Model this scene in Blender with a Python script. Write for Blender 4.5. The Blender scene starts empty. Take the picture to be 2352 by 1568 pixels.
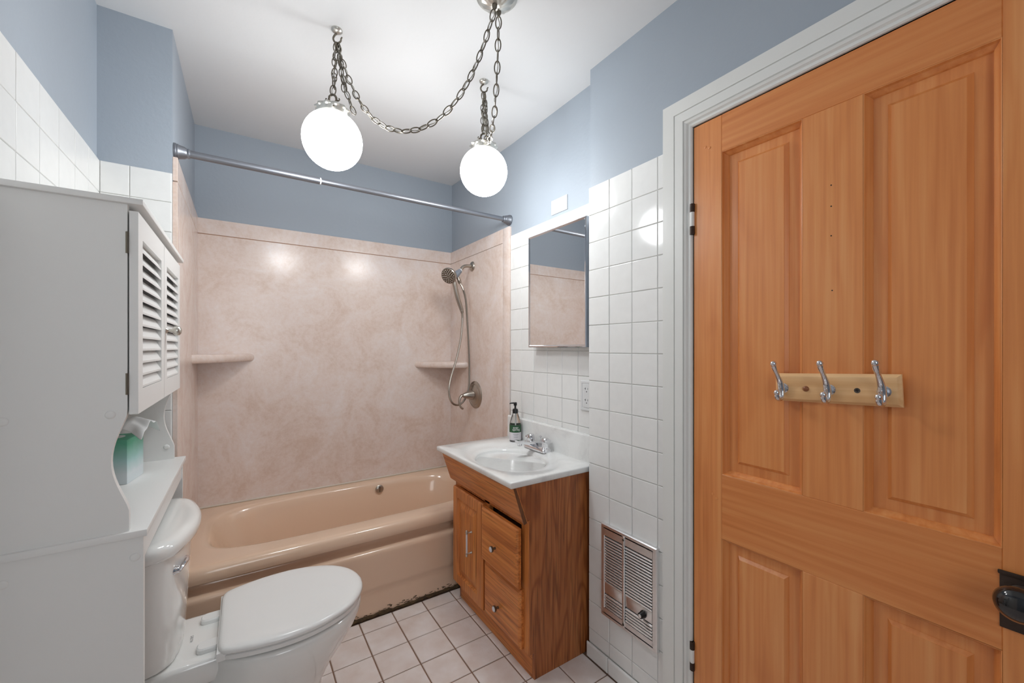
import bpy, bmesh, math, random
from mathutils import Vector, Matrix
random.seed(7)
scene = bpy.context.scene
C = scene.collection
R = math.radians

# ---------------------------------------------------------------- camera, world, exposure
CAM_H = 1.2336
cam_d = bpy.data.cameras.new('camera'); cam = bpy.data.objects.new('camera', cam_d); C.objects.link(cam)
cam.location = (0, 0, CAM_H); cam.rotation_euler = (R(90), 0, R(-33.47))
cam_d.sensor_width = 36; cam_d.lens = 934.64 / 2352 * 36; cam_d.shift_y = 15.0 / 2352
cam_d.clip_start = 0.01
scene.camera = cam
world = bpy.data.worlds.new('world'); scene.world = world; world.use_nodes = True
world.node_tree.nodes['Background'].inputs[0].default_value = (0.8, 0.85, 0.9, 1)
world.node_tree.nodes['Background'].inputs[1].default_value = 0.3
vs = scene.view_settings
vs.view_transform = 'Standard'; vs.look = 'None'; vs.gamma = 1; vs.use_curve_mapping = False
vs.exposure = 1.12
GLOBE_STRENGTH = 11.0
FILL_WINDOW_STRENGTH = 1.65  # glow of the added rear window, set for fill

# ---------------------------------------------------------------- room numbers (metres)
XL, XP = -0.398, -0.207          # left wall, face of the pier beside the tub
YS, YB, YR = 1.855, 2.635, -1.0  # pier front, wall behind the tub, wall behind the camera
XR, XB, YM = 1.233, 1.167, 1.193 # right wall in the recess, door wall, corner between them
ZTOP = 2.55
SF = 0.014                       # thickness of the shower surround

# ---------------------------------------------------------------- materials
MAT = {}
def mat(name, col, rough=0.5, metal=0.0, coat=0.0, spec=0.5, bump=0.0, bscale=40, var=0.0, vscale=8, emis=None, trans=0.0, col2=None):
    m = bpy.data.materials.new(name); m.use_nodes = True; MAT[name] = m
    nt = m.node_tree; b = nt.nodes['Principled BSDF']; L = nt.links.new
    b.inputs['Base Color'].default_value = (*col, 1); b.inputs['Roughness'].default_value = rough
    b.inputs['Metallic'].default_value = metal; b.inputs['Coat Weight'].default_value = coat
    b.inputs['Coat Roughness'].default_value = 0.06
    b.inputs['Specular IOR Level'].default_value = spec
    b.inputs['Transmission Weight'].default_value = trans
    if emis: b.inputs['Emission Color'].default_value = (*emis[0], 1); b.inputs['Emission Strength'].default_value = emis[1]
    tc = nt.nodes.new('ShaderNodeTexCoord')
    if bump:
        n = nt.nodes.new('ShaderNodeTexNoise'); n.inputs['Scale'].default_value = bscale; n.inputs['Detail'].default_value = 5
        bp = nt.nodes.new('ShaderNodeBump'); bp.inputs['Strength'].default_value = bump; bp.inputs['Distance'].default_value = 0.01
        L(tc.outputs['Object'], n.inputs['Vector']); L(n.outputs['Fac'], bp.inputs['Height']); L(bp.outputs['Normal'], b.inputs['Normal'])
    if var or col2:
        n = nt.nodes.new('ShaderNodeTexNoise'); n.inputs['Scale'].default_value = vscale; n.inputs['Detail'].default_value = 6
        oi = nt.nodes.new('ShaderNodeObjectInfo'); va = nt.nodes.new('ShaderNodeVectorMath'); va.operation = 'MULTIPLY_ADD'
        va.inputs[1].default_value = (9, 7, 5)
        L(oi.outputs['Random'], va.inputs[0]); L(tc.outputs['Object'], va.inputs[2]); L(va.outputs[0], n.inputs['Vector'])
        r = nt.nodes.new('ShaderNodeValToRGB'); r.color_ramp.elements[0].position = 0.32; r.color_ramp.elements[1].position = 0.68
        c2 = col2 or tuple(c * (1 - var) for c in col)
        r.color_ramp.elements[0].color = (*c2, 1); r.color_ramp.elements[1].color = (*col, 1)
        L(n.outputs['Fac'], r.inputs['Fac']); L(r.outputs['Color'], b.inputs['Base Color'])
    return m

def wood(name, dark, mid, light, axis, rough=0.35, ring=0.35, across=26, pores=0.0, ringf=40, coat=0.0):
    m = bpy.data.materials.new(name); m.use_nodes = True; MAT[name] = m
    nt = m.node_tree; N = nt.nodes.new; L = nt.links.new; b = nt.nodes['Principled BSDF']
    b.inputs['Roughness'].default_value = rough; b.inputs['Coat Weight'].default_value = coat; b.inputs['Coat Roughness'].default_value = 0.25
    tc = N('ShaderNodeTexCoord'); oi = N('ShaderNodeObjectInfo')
    va = N('ShaderNodeVectorMath'); va.operation = 'MULTIPLY_ADD'; va.inputs[1].default_value = (13, 17, 11)
    L(oi.outputs['Random'], va.inputs[0]); L(tc.outputs['Object'], va.inputs[2])
    def noise(al, ac, detail, dist):
        mp = N('ShaderNodeMapping'); s = [ac] * 3; s['XYZ'.index(axis)] = al; mp.inputs['Scale'].default_value = s
        n = N('ShaderNodeTexNoise'); n.inputs['Scale'].default_value = 1; n.inputs['Detail'].default_value = detail; n.inputs['Distortion'].default_value = dist
        L(va.outputs[0], mp.inputs['Vector']); L(mp.outputs[0], n.inputs['Vector']); return n
    fine = noise(2.2, across * 3, 5, 0.3)
    low = noise(0.9, 5.5, 2, 0.5)
    mu = N('ShaderNodeMath'); mu.operation = 'MULTIPLY'; mu.inputs[1].default_value = ringf; L(low.outputs['Fac'], mu.inputs[0])
    si = N('ShaderNodeMath'); si.operation = 'SINE'; L(mu.outputs[0], si.inputs[0])
    sh = N('ShaderNodeMath'); sh.operation = 'MULTIPLY_ADD'; sh.inputs[1].default_value = 0.5; sh.inputs[2].default_value = 0.5; L(si.outputs[0], sh.inputs[0])
    pw = N('ShaderNodeMath'); pw.operation = 'POWER'; pw.inputs[1].default_value = 3.0; L(sh.outputs[0], pw.inputs[0])
    s2 = N('ShaderNodeMath'); s2.operation = 'MULTIPLY_ADD'; s2.inputs[1].default_value = -ring; L(pw.outputs[0], s2.inputs[0]); L(fine.outputs['Fac'], s2.inputs[2])
    s3 = N('ShaderNodeMath'); s3.operation = 'MULTIPLY_ADD'; s3.inputs[1].default_value = 0.5; L(low.outputs['Fac'], s3.inputs[0]); L(s2.outputs[0], s3.inputs[2])
    r = N('ShaderNodeValToRGB'); e = r.color_ramp.elements
    e[0].position = 0.36; e[0].color = (*dark, 1); e[1].position = 1.1 if False else 1.0; e[1].color = (*light, 1)
    k = e.new(0.72); k.color = (*mid, 1)
    L(s3.outputs[0], r.inputs['Fac']); out = r.outputs['Color']
    if pores:
        p = noise(7, 170, 2, 0.2); pr = N('ShaderNodeValToRGB'); pr.color_ramp.elements[0].position = 0.36; pr.color_ramp.elements[1].position = 0.47
        pr.color_ramp.elements[0].color = (1 - pores,) * 3 + (1,); pr.color_ramp.elements[1].color = (1, 1, 1, 1)
        L(p.outputs['Fac'], pr.inputs['Fac'])
        mx = N('ShaderNodeMix'); mx.data_type = 'RGBA'; mx.blend_type = 'MULTIPLY'; mx.inputs[0].default_value = 1
        L(out, mx.inputs[6]); L(pr.outputs['Color'], mx.inputs[7]); out = mx.outputs[2]
    L(out, b.inputs['Base Color'])
    bp = N('ShaderNodeBump'); bp.inputs['Strength'].default_value = 0.06; bp.inputs['Distance'].default_value = 0.004
    L(fine.outputs['Fac'], bp.inputs['Height']); L(bp.outputs['Normal'], b.inputs['Normal'])
    return m

def marble(name, cols, scale, rough, coat=0.0, speck=0.5, pos=(0.3, 0.5, 0.72)):
    m = bpy.data.materials.new(name); m.use_nodes = True; MAT[name] = m
    nt = m.node_tree; N = nt.nodes.new; L = nt.links.new; b = nt.nodes['Principled BSDF']
    b.inputs['Roughness'].default_value = rough; b.inputs['Coat Weight'].default_value = coat; b.inputs['Coat Roughness'].default_value = 0.12
    tc = N('ShaderNodeTexCoord')
    n = N('ShaderNodeTexNoise'); n.inputs['Scale'].default_value = scale; n.inputs['Detail'].default_value = 9; n.inputs['Roughness'].default_value = 0.68; n.inputs['Distortion'].default_value = 1.0
    f = N('ShaderNodeTexNoise'); f.inputs['Scale'].default_value = scale * 14; f.inputs['Detail'].default_value = 5; f.inputs['Roughness'].default_value = 0.7
    L(tc.outputs['Object'], n.inputs['Vector']); L(tc.outputs['Object'], f.inputs['Vector'])
    a = N('ShaderNodeMath'); a.operation = 'MULTIPLY_ADD'; a.inputs[1].default_value = speck
    sb = N('ShaderNodeMath'); sb.operation = 'SUBTRACT'; sb.inputs[1].default_value = 0.5
    L(f.outputs['Fac'], sb.inputs[0]); L(sb.outputs[0], a.inputs[0]); L(n.outputs['Fac'], a.inputs[2])
    r = N('ShaderNodeValToRGB'); e = r.color_ramp.elements
    e[0].position = pos[0]; e[0].color = (*cols[0], 1); e[1].position = pos[2]; e[1].color = (*cols[2], 1); k = e.new(pos[1]); k.color = (*cols[1], 1)
    L(a.outputs[0], r.inputs['Fac']); L(r.outputs['Color'], b.inputs['Base Color'])
    return m

def srgb(r, g, b):
    f = lambda c: (c / 255 / 12.92) if c / 255 <= 0.04045 else ((c / 255 + 0.055) / 1.055) ** 2.4
    return (f(r), f(g), f(b))

mat('blue_paint', srgb(166, 175, 185), 0.55, bump=0.10, bscale=55)
mat('ceiling_paint', srgb(228, 228, 228), 0.5, bump=0.16, bscale=14)
mat('white_paint', srgb(232, 232, 228), 0.35, bump=0.05, bscale=60)
mat('grout', srgb(226, 225, 221), 0.8)
mat('tile_white', srgb(240, 240, 238), 0.10, bump=0.018, bscale=26, var=0.03, vscale=30)
mat('tile_satin', srgb(236, 236, 234), 0.28, bump=0.02, bscale=26, var=0.03, vscale=30)
mat('floor_grout', srgb(140, 112, 94), 0.9)
mat('floor_tile', srgb(245, 238, 235), 0.5, bump=0.08, bscale=150, vscale=11, col2=srgb(231, 217, 209))
marble('surround', (srgb(218, 194, 179), srgb(229, 211, 201), srgb(235, 223, 218)), 4.2, 0.26, coat=0.12, speck=0.5)
marble('sink_top', (srgb(214, 212, 212), srgb(233, 233, 231), srgb(240, 240, 238)), 4.5, 0.16, coat=0.4, speck=0.1, pos=(0.3, 0.44, 0.6))
mat('basin_white', srgb(236, 237, 233), 0.13, coat=0.4)
mat('tub_peach', srgb(234, 203, 176), 0.16, coat=0.5)
mat('caulk_white', srgb(224, 214, 200), 0.6)
mat('groove_tan', srgb(186, 142, 114), 0.6)
mat('caulk_brown', srgb(92, 72, 44), 0.85, bump=0.5, bscale=60, vscale=45, col2=srgb(52, 40, 28))
mat('porcelain', srgb(238, 238, 235), 0.07, coat=0.5)
mat('seat_plastic', srgb(236, 236, 234), 0.18)
mat('cabinet_white', srgb(233, 233, 231), 0.42, bump=0.02, bscale=90)
mat('edge_white', srgb(240, 240, 236), 0.4)
mat('chrome', (0.74, 0.74, 0.76), 0.06, metal=1)
mat('aluminium', (0.86, 0.86, 0.86), 0.33, metal=1)
mat('dark_matte', (0.02, 0.018, 0.016), 0.7, metal=0.0)
mat('nickel', srgb(176, 168, 158), 0.28, metal=1)
mat('pewter', srgb(122, 115, 104), 0.36, metal=1)
mat('silver_worn', srgb(205, 202, 194), 0.3, metal=0.9)
mat('rod_steel', srgb(136, 139, 146), 0.42, metal=0.85)
mat('grey_plastic', srgb(132, 138, 148), 0.4)
mat('white_plastic', srgb(226, 227, 227), 0.35)
mat('black_plastic', srgb(20, 19, 19), 0.3)
mat('black_slot', srgb(30, 29, 28), 0.8)
mat('globe_glass', srgb(255, 255, 252), 0.2, emis=((0.955, 0.985, 1.0), GLOBE_STRENGTH))
# the bulb hangs base up, so the globe gives more light below than above
_nt = MAT['globe_glass'].node_tree; _tc = _nt.nodes.new('ShaderNodeTexCoord'); _sx = _nt.nodes.new('ShaderNodeSeparateXYZ'); _mr = _nt.nodes.new('ShaderNodeMapRange')
_mr.inputs[1].default_value = -0.098; _mr.inputs[2].default_value = 0.098; _mr.inputs[3].default_value = GLOBE_STRENGTH * 1.65; _mr.inputs[4].default_value = GLOBE_STRENGTH * 0.4
_nt.links.new(_tc.outputs['Object'], _sx.inputs[0]); _nt.links.new(_sx.outputs['Z'], _mr.inputs[0]); _nt.links.new(_mr.outputs[0], _nt.nodes['Principled BSDF'].inputs['Emission Strength'])
mat('frosted_fill', srgb(230, 236, 240), 0.3, emis=((0.93, 0.97, 1.0), FILL_WINDOW_STRENGTH))  # glowing panes of the added rear window
mat('mirror', (0.9, 0.91, 0.91), 0.01, metal=1)
wood('pine_v', srgb(206, 120, 60), srgb(226, 144, 80), srgb(234, 161, 99), 'Z', 0.36, ring=0.10, coat=0.25)
wood('pine_h', srgb(200, 113, 53), srgb(220, 136, 73), srgb(229, 153, 90), 'Y', 0.36, ring=0.08, coat=0.25)
wood('oak_v', srgb(144, 78, 38), srgb(174, 102, 54), srgb(196, 126, 72), 'Z', 0.4, ring=0.34, pores=0.35, ringf=95)
wood('oak_front_lit', srgb(172, 94, 42), srgb(210, 128, 64), srgb(224, 148, 80), 'Z', 0.4, ring=0.15, pores=0.3, ringf=70)  # vanity front: lighter copy of oak_v, lamp light put into the colour
wood('oak_h_lit', srgb(176, 96, 42), srgb(216, 132, 66), srgb(230, 154, 84), 'Y', 0.4, ring=0.15, pores=0.3, ringf=55)  # also lightened, lamp light on the vanity front is in the colour
wood('oak_dark', srgb(78, 44, 24), srgb(112, 68, 38), srgb(128, 80, 46), 'Z', 0.5, ring=0.2, pores=0.3)
wood('beech_h', srgb(226, 172, 116), srgb(240, 194, 140), srgb(246, 208, 158), 'Y', 0.38, ring=0.16)
mat('wood_plug', srgb(150, 92, 58), 0.35)
mat('knob_black', srgb(16, 16, 18), 0.12, coat=0.6)
mat('iron_brown', srgb(62, 48, 40), 0.5, metal=0.5, bump=0.2, bscale=80)
mat('iron_rust', srgb(118, 106, 96), 0.5, metal=0.6, bump=0.2, bscale=90, vscale=60, col2=srgb(60, 50, 44))
mat('label_green', srgb(38, 84, 52), 0.45)
mat('label_white', srgb(222, 218, 222), 0.5)
mat('print_white', srgb(240, 240, 236), 0.5)
mat('print_grey', srgb(130, 128, 132), 0.5)
mat('clear_plastic', srgb(240, 240, 238), 0.04, trans=1.0)
mat('soap_liquid', srgb(214, 206, 208), 0.05, trans=0.7)
mat('tissue_paper', srgb(242, 243, 243), 0.9)
mat('soap_crack', srgb(198, 196, 192), 0.5)
m = mat('tissue_box_card', srgb(120, 190, 165), 0.55)
nt = m.node_tree; tc = nt.nodes.new('ShaderNodeTexCoord'); sx = nt.nodes.new('ShaderNodeSeparateXYZ'); rp = nt.nodes.new('ShaderNodeValToRGB')
nz = nt.nodes.new('ShaderNodeTexNoise'); nz.inputs['Scale'].default_value = 30; ad = nt.nodes.new('ShaderNodeMath'); ad.operation = 'MULTIPLY_ADD'; ad.inputs[1].default_value = 0.18
e = rp.color_ramp.elements; e[0].position = 0.30; e[0].color = (*srgb(222, 232, 236), 1); e[1].position = 1.0; e[1].color = (*srgb(96, 178, 146), 1)
k = e.new(0.62); k.color = (*srgb(170, 212, 210), 1)
nt.links.new(tc.outputs['Generated'], sx.inputs[0]); nt.links.new(tc.outputs['Object'], nz.inputs['Vector'])
nt.links.new(nz.outputs['Fac'], ad.inputs[0]); nt.links.new(sx.outputs['Z'], ad.inputs[2]); nt.links.new(ad.outputs[0], rp.inputs['Fac'])
nt.links.new(rp.outputs['Color'], nt.nodes['Principled BSDF'].inputs['Base Color'])
# ribbed metal hose
m = MAT['nickel'].copy(); m.name = 'hose_metal'; MAT['hose_metal'] = m

# ---------------------------------------------------------------- mesh helpers (coordinates are world metres unless the parent is local)
W = {}
def V(*a): return Vector(a if len(a) == 3 else a[0])
def finish(name, me, c, material, parent, smooth):
    if material: me.materials.append(MAT[material])
    if smooth is not None and smooth is not False:
        me.shade_smooth()
        try: me.set_sharp_from_angle(angle=R(smooth if smooth is not True else 40))
        except Exception: pass
    o = bpy.data.objects.new(name, me); C.objects.link(o)
    if parent is not None:
        o.parent = parent; o.location = c - W[parent]
    else:
        o.location = c
    W[o] = c.copy()
    return o
def obj(name, verts, faces, material, parent=None, smooth=None, origin=None):
    vs_ = [Vector(v) for v in verts]
    lo = Vector([min(v[i] for v in vs_) for i in range(3)]); hi = Vector([max(v[i] for v in vs_) for i in range(3)])
    c = Vector(origin) if origin is not None else (lo + hi) / 2
    if origin is None and parent is None: c.z = lo.z
    me = bpy.data.meshes.new(name); me.from_pydata([v - c for v in vs_], [], faces)
    bm = bmesh.new(); bm.from_mesh(me); bmesh.ops.remove_doubles(bm, verts=bm.verts, dist=1e-6)
    bmesh.ops.recalc_face_normals(bm, faces=bm.faces); bm.to_mesh(me); bm.free()
    return finish(name, me, c, material, parent, smooth)
def bm_obj(name, bm, material, parent=None, smooth=None, origin=None):
    bm.verts.ensure_lookup_table()
    bmesh.ops.recalc_face_normals(bm, faces=bm.faces)
    lo = Vector([min(v.co[i] for v in bm.verts) for i in range(3)]); hi = Vector([max(v.co[i] for v in bm.verts) for i in range(3)])
    c = Vector(origin) if origin is not None else (lo + hi) / 2
    if origin is None and parent is None: c.z = lo.z
    bmesh.ops.translate(bm, verts=bm.verts, vec=-c)
    me = bpy.data.meshes.new(name); bm.to_mesh(me); bm.free()
    return finish(name, me, c, material, parent, smooth)
def bbox(bm, x0, x1, y0, y1, z0, z1, bev=0, seg=2):
    r = bmesh.ops.create_cube(bm, size=1)['verts']
    for v in r:
        v.co = Vector((x0 + (v.co.x + .5) * (x1 - x0), y0 + (v.co.y + .5) * (y1 - y0), z0 + (v.co.z + .5) * (z1 - z0)))
    if bev:
        es = list({e for v in r for e in v.link_edges})
        bmesh.ops.bevel(bm, geom=es, offset=bev, segments=seg, profile=0.5, affect='EDGES')
def box(name, x0, x1, y0, y1, z0, z1, material, parent=None, bev=0, seg=2):
    bm = bmesh.new(); bbox(bm, x0, x1, y0, y1, z0, z1, bev, seg)
    return bm_obj(name, bm, material, parent, smooth=(35 if bev else None))
def boxes(name, lst, material, parent=None, bev=0, seg=1):
    bm = bmesh.new()
    for b in lst: bbox(bm, *b, bev=bev, seg=seg)
    return bm_obj(name, bm, material, parent, smooth=(35 if bev else None))
def prism(name, poly, axis, a, b, material, parent=None, bev=0, seg=2, smooth=None):
    def p3(p, t):
        return {'Y': (p[0], t, p[1]), 'X': (t, p[0], p[1]), 'Z': (p[0], p[1], t)}[axis]
    bm = bmesh.new(); v0 = [bm.verts.new(p3(p, a)) for p in poly]; v1 = [bm.verts.new(p3(p, b)) for p in poly]
    n = len(poly); bm.faces.new(v0); bm.faces.new(v1)
    for i in range(n): bm.faces.new((v0[i], v0[(i + 1) % n], v1[(i + 1) % n], v1[i]))
    if bev:
        es = [e for e in bm.edges if e.calc_face_angle(0) > R(25)] if False else [e for f in bm.faces if len(f.verts) == n and n > 4 for e in f.edges] or list(bm.edges)
        bmesh.ops.bevel(bm, geom=list(set(es)), offset=bev, segments=seg, profile=0.5, affect='EDGES')
    return bm_obj(name, bm, material, parent, smooth=smooth if smooth else (35 if bev else None))
def loft(name, rings, material, parent=None, cap0=True, cap1=True, smooth=40, origin=None):
    n = len(rings[0]); vs_, fs = [], []
    for r in rings: vs_ += list(r)
    for i in range(len(rings) - 1):
        for j in range(n):
            a, b = i * n + j, i * n + (j + 1) % n
            fs.append((a, b, b + n, a + n))
    if cap0: fs.append(tuple(range(n)))
    if cap1: fs.append(tuple(range((len(rings) - 1) * n, len(rings) * n)))
    return obj(name, vs_, fs, material, parent, smooth, origin)
def frame(t):
    t = Vector(t).normalized(); u = Vector((0, 0, 1)) if abs(t.z) < 0.9 else Vector((1, 0, 0))
    a = t.cross(u).normalized(); b = t.cross(a).normalized(); return t, a, b
def lathe(name, prof, center, axis, material, parent=None, n=28, smooth=40, cap=True):
    t, a, b = frame(axis); c = Vector(center); rings = []
    for r, h in prof:
        r = max(r, 1e-4)
        rings.append([c + t * h + (a * math.cos(2 * math.pi * k / n) + b * math.sin(2 * math.pi * k / n)) * r for k in range(n)])
    return loft(name, rings, material, parent, cap, cap, smooth)
def catmull(pts, k=8):
    pts = [Vector(p) for p in pts]; P = [pts[0] * 2 - pts[1]] + pts + [pts[-1] * 2 - pts[-2]]; out = []
    for i in range(1, len(P) - 2):
        p0, p1, p2, p3 = P[i - 1:i + 3]
        for j in range(k):
            t = j / k
            out.append(0.5 * ((2 * p1) + (p2 - p0) * t + (2 * p0 - 5 * p1 + 4 * p2 - p3) * t * t + (3 * p1 - p0 - 3 * p2 + p3) * t ** 3))
    out.append(pts[-1]); return out
def tube(name, pts, r, material, parent=None, n=10, smooth=60, flat=1.0):
    pts = [Vector(p) for p in pts]; rs = r if isinstance(r, (list, tuple)) else [r] * len(pts)
    if len(rs) != len(pts):
        m_ = len(pts) - 1; q = len(rs) - 1
        rs = [rs[min(int(i / m_ * q), q - 1)] * (1 - (i / m_ * q - min(int(i / m_ * q), q - 1))) + rs[min(int(i / m_ * q), q - 1) + 1] * (i / m_ * q - min(int(i / m_ * q), q - 1)) for i in range(len(pts))]
    rings = []; a = None
    for i, p in enumerate(pts):
        t = (pts[min(i + 1, len(pts) - 1)] - pts[max(i - 1, 0)]).normalized()
        if a is None: _, a, _b = frame(t)
        a = (a - t * a.dot(t)).normalized(); b = t.cross(a)
        rings.append([p + (a * math.cos(2 * math.pi * k / n) + b * flat * math.sin(2 * math.pi * k / n)) * rs[i] for k in range(n)])
    return loft(name, rings, material, parent, True, True, smooth)
def nested(name, y0, y1, z0, z1, loops, material, parent=None, hole=False, smooth=None):
    """rectangular loops (inset, x) in a wall plane; the last one is filled"""
    vs_, fs = [], []
    for ins, x in loops:
        vs_ += [(x, y0 + ins, z0 + ins), (x, y1 - ins, z0 + ins), (x, y1 - ins, z1 - ins), (x, y0 + ins, z1 - ins)]
    for i in range(len(loops) - 1):
        for j in range(4):
            a, b = i * 4 + j, i * 4 + (j + 1) % 4
            fs.append((a, b, b + 4, a + 4))
    if not hole:
        fs.append((0, 1, 2, 3)); q = (len(loops) - 1) * 4; fs.append((q, q + 1, q + 2, q + 3))
    return obj(name, vs_, fs, material, parent, smooth)
def sphere_ring(prof_r, n): return [prof_r * math.cos(2 * math.pi * k / n) for k in range(n)]
def text_mesh(s, size):
    cu = bpy.data.curves.new('t', 'FONT'); cu.body = s; cu.size = size; cu.align_x = 'CENTER'; cu.resolution_u = 3
    o = bpy.data.objects.new('t', cu); C.objects.link(o); dg = bpy.context.evaluated_depsgraph_get(); dg.update()
    me = o.evaluated_get(dg).to_mesh(); v = [x.co.copy() for x in me.vertices]; f = [tuple(p.vertices) for p in me.polygons]
    o.evaluated_get(dg).to_mesh_clear(); bpy.data.objects.remove(o); bpy.data.curves.remove(cu); return v, f

def tag(o, label=None, cat=None, group=None, kind=None):
    if label: o['label'] = label
    if cat: o['category'] = cat
    if group: o['group'] = group
    if kind: o['kind'] = kind
    return o
def thing(name, label, cat, loc, group=None, local=False, rot=(0, 0, 0)):
    o = bpy.data.objects.new(name, None); C.objects.link(o); o.location = loc; o.rotation_euler = rot; o.empty_display_size = 0.05
    W[o] = Vector((0, 0, 0)) if local else Vector(loc)
    return tag(o, label, cat, group)
def struct(o, label=None): return tag(o, label, kind='structure')

# tiles: one mesh for each size, every tile its own object
TM = {}
def tile(parent, face, plane, u0, u1, v0, v1, material, thick=0.006, gap=0.0022, bev=0.0022, jit=0.0):
    """face '-X','+X','-Y','+Z': direction the glazed side looks; u,v are (y,z), (x,z) or (x,y)"""
    w, h = round(u1 - u0 - gap, 4), round(v1 - v0 - gap, 4)
    if w < 0.004 or h < 0.004: return
    key = (face, w, h, material, thick)
    if key not in TM:
        lo = [(-w / 2, -h / 2, 0), (w / 2, -h / 2, 0), (w / 2, h / 2, 0), (-w / 2, h / 2, 0)]
        b2 = bev * 0.35
        rings = [(0, -thick), (0, -b2 * 2.2), (b2, -b2 * .6), (bev, 0)]
        vs_, fs = [], []
        for ins, d in rings:
            for sx_, sy_ in ((-1, -1), (1, -1), (1, 1), (-1, 1)):
                a, b = sx_ * (w / 2 - ins), sy_ * (h / 2 - ins)
                vs_.append({'-X': (-d, a, b), '+X': (d, a, b), '-Y': (a, -d, b), '+Z': (a, b, d)}[face])
        for i in range(3):
            for j in range(4):
                a, b = i * 4 + j, i * 4 + (j + 1) % 4
                fs.append((a, b, b + 4, a + 4))
        fs += [(0, 1, 2, 3), (12, 13, 14, 15)]
        me = bpy.data.meshes.new('tile'); me.from_pydata(vs_, [], fs)
        bm = bmesh.new(); bm.from_mesh(me); bmesh.ops.recalc_face_normals(bm, faces=bm.faces); bm.to_mesh(me); bm.free()
        me.materials.append(MAT[material]); TM[key] = me
    o = bpy.data.objects.new('tile', TM[key]); C.objects.link(o); o.parent = parent
    cu, cv = (u0 + u1) / 2, (v0 + v1) / 2; j = random.uniform(-jit, jit)
    p = {'-X': (plane + j, cu, cv), '+X': (plane + j, cu, cv), '-Y': (cu, plane + j, cv), '+Z': (cu, cv, plane + j)}[face]
    o.location = Vector(p) - W[parent]
    if jit: o.rotation_euler = [random.uniform(-jit, jit) * 1.3 for _ in range(3)]
    return o
def steps(a, b, p):
    out = [a]
    while out[-1] + p < b - 1e-4: out.append(round(out[-1] + p, 5))
    out.append(b); return out

# ================================================================= ROOM
fl = struct(box('floor', XL - .1, 1.33, YR - .1, YB + .1, -0.08, -0.004, 'floor_grout'), 'pinkish beige square ceramic floor tiles with brown grout lines')
gx = [0.434 + 0.1472 * k for k in range(-6, 7)]; gy = [1.818 + 0.1466 * k for k in range(-19, 2)]
gx = [XL] + [g for g in gx if XL < g < 1.15] + [1.15]; gy = [YR] + [g for g in gy if YR < g < 1.9] + [1.9]
for i in range(len(gx) - 1):
    for j in range(len(gy) - 1):
        if gy[j + 1] < -0.5: continue
        tile(fl, '+Z', 0.0, gx[i], gx[i + 1], gy[j], gy[j + 1], 'floor_tile', thick=0.01, gap=0.005, bev=0.0035, jit=0.0006)

# ceiling, a little higher over the tub
vs_, fs = [], []
rows = [(YR - .1, 2.357), (1.2, 2.353), (1.86, 2.354), (YB + .1, 2.384)]
for y, z in rows: vs_ += [(XL - .1, y, z), (1.33, y, z)]
for y, z in rows: vs_ += [(XL - .1, y, z + .12), (1.33, y, z + .12)]
for i in range(3):
    a = i * 2; fs += [(a, a + 1, a + 3, a + 2), (a + 8, a + 9, a + 11, a + 10), (a, a + 2, a + 10, a + 8), (a + 1, a + 3, a + 11, a + 9)]
fs += [(0, 1, 9, 8), (6, 7, 15, 14)]
struct(obj('ceiling', vs_, fs, 'ceiling_paint'), 'white plastered ceiling with the swag lamp hanging from it')

struct(box('wall_back', XL - .1, 1.33, YB, YB + .1, 0, ZTOP, 'blue_paint'), 'blue painted wall above the long side of the tub')
WX0, WX1, WZ0, WZ1 = -0.32, 0.34, 0.85, 2.05
struct(boxes('wall_rear', [(XL - .1, WX0, YR - .1, YR, 0, ZTOP), (WX1, 1.33, YR - .1, YR, 0, ZTOP), (WX0, WX1, YR - .1, YR, 0, WZ0), (WX0, WX1, YR - .1, YR, WZ1, ZTOP)], 'blue_paint'), 'plain wall with an added frosted window behind the viewer')
wn = struct(thing('fill_window_1', None, None, (0.01, YR, WZ0)), 'added frosted window behind the viewer, giving fill light')  # unseen window, inferred from hook reflections, added to brighten camera-facing surfaces
wm = (WZ0 + WZ1) / 2
boxes('window_frame', [(WX0 - .07, WX0 + .03, YR - .05, YR + .015, WZ0 - .07, WZ1 + .07), (WX1 - .03, WX1 + .07, YR - .05, YR + .015, WZ0 - .07, WZ1 + .07), (WX0 + .03, WX1 - .03, YR - .05, YR + .015, WZ1 - .03, WZ1 + .07), (WX0 + .03, WX1 - .03, YR - .05, YR + .015, WZ0 - .07, WZ0 + .03), (WX0 + .03, WX1 - .03, YR - .05, YR + .005, wm - .02, wm + .02)], 'white_paint', wn)
box('pane', WX0 + .03, WX1 - .03, YR - .04, YR - .034, WZ0 + .03, wm - .02, 'frosted_fill', wn)
box('pane', WX0 + .03, WX1 - .03, YR - .04, YR - .034, wm + .02, WZ1 - .03, 'frosted_fill', wn)
wl = struct(box('wall_left', XL - .1, XL, YR, YB, 0, ZTOP, 'blue_paint'), 'left wall, blue above glossy white tiles')
pier = struct(box('wall_pier', XL, XP, YS, YB, 0, ZTOP, 'blue_paint'), 'blue pier at the foot of the tub with a row of white tiles below')
TLT = 1.847
gb = box('grout_bed', XL, XL + .004, 0.2, YS, 0.0, TLT - .001, 'grout', wl)
zs = [TLT - 0.104 * k for k in range(0, 18)]; ys = [YS - 0.118 * k for k in range(0, 12)]
for i in range(len(ys) - 1):
    for j in range(len(zs) - 1): tile(wl, '+X', XL + .0075, ys[i + 1], ys[i], zs[j + 1], zs[j], 'tile_satin', gap=0.0016, jit=0.0003)
gb = box('grout_bed', XL + .008, XP - .001, YS - .004, YS, 0.0, TLT - .001, 'grout', pier)
for j in range(len(zs) - 1):
    for a, b in ((XL + .008, -0.318), (-0.318, XP - .001)): tile(pier, '-Y', YS - .0075, a, b, zs[j + 1], zs[j], 'tile_satin', jit=0.0003)

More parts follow.
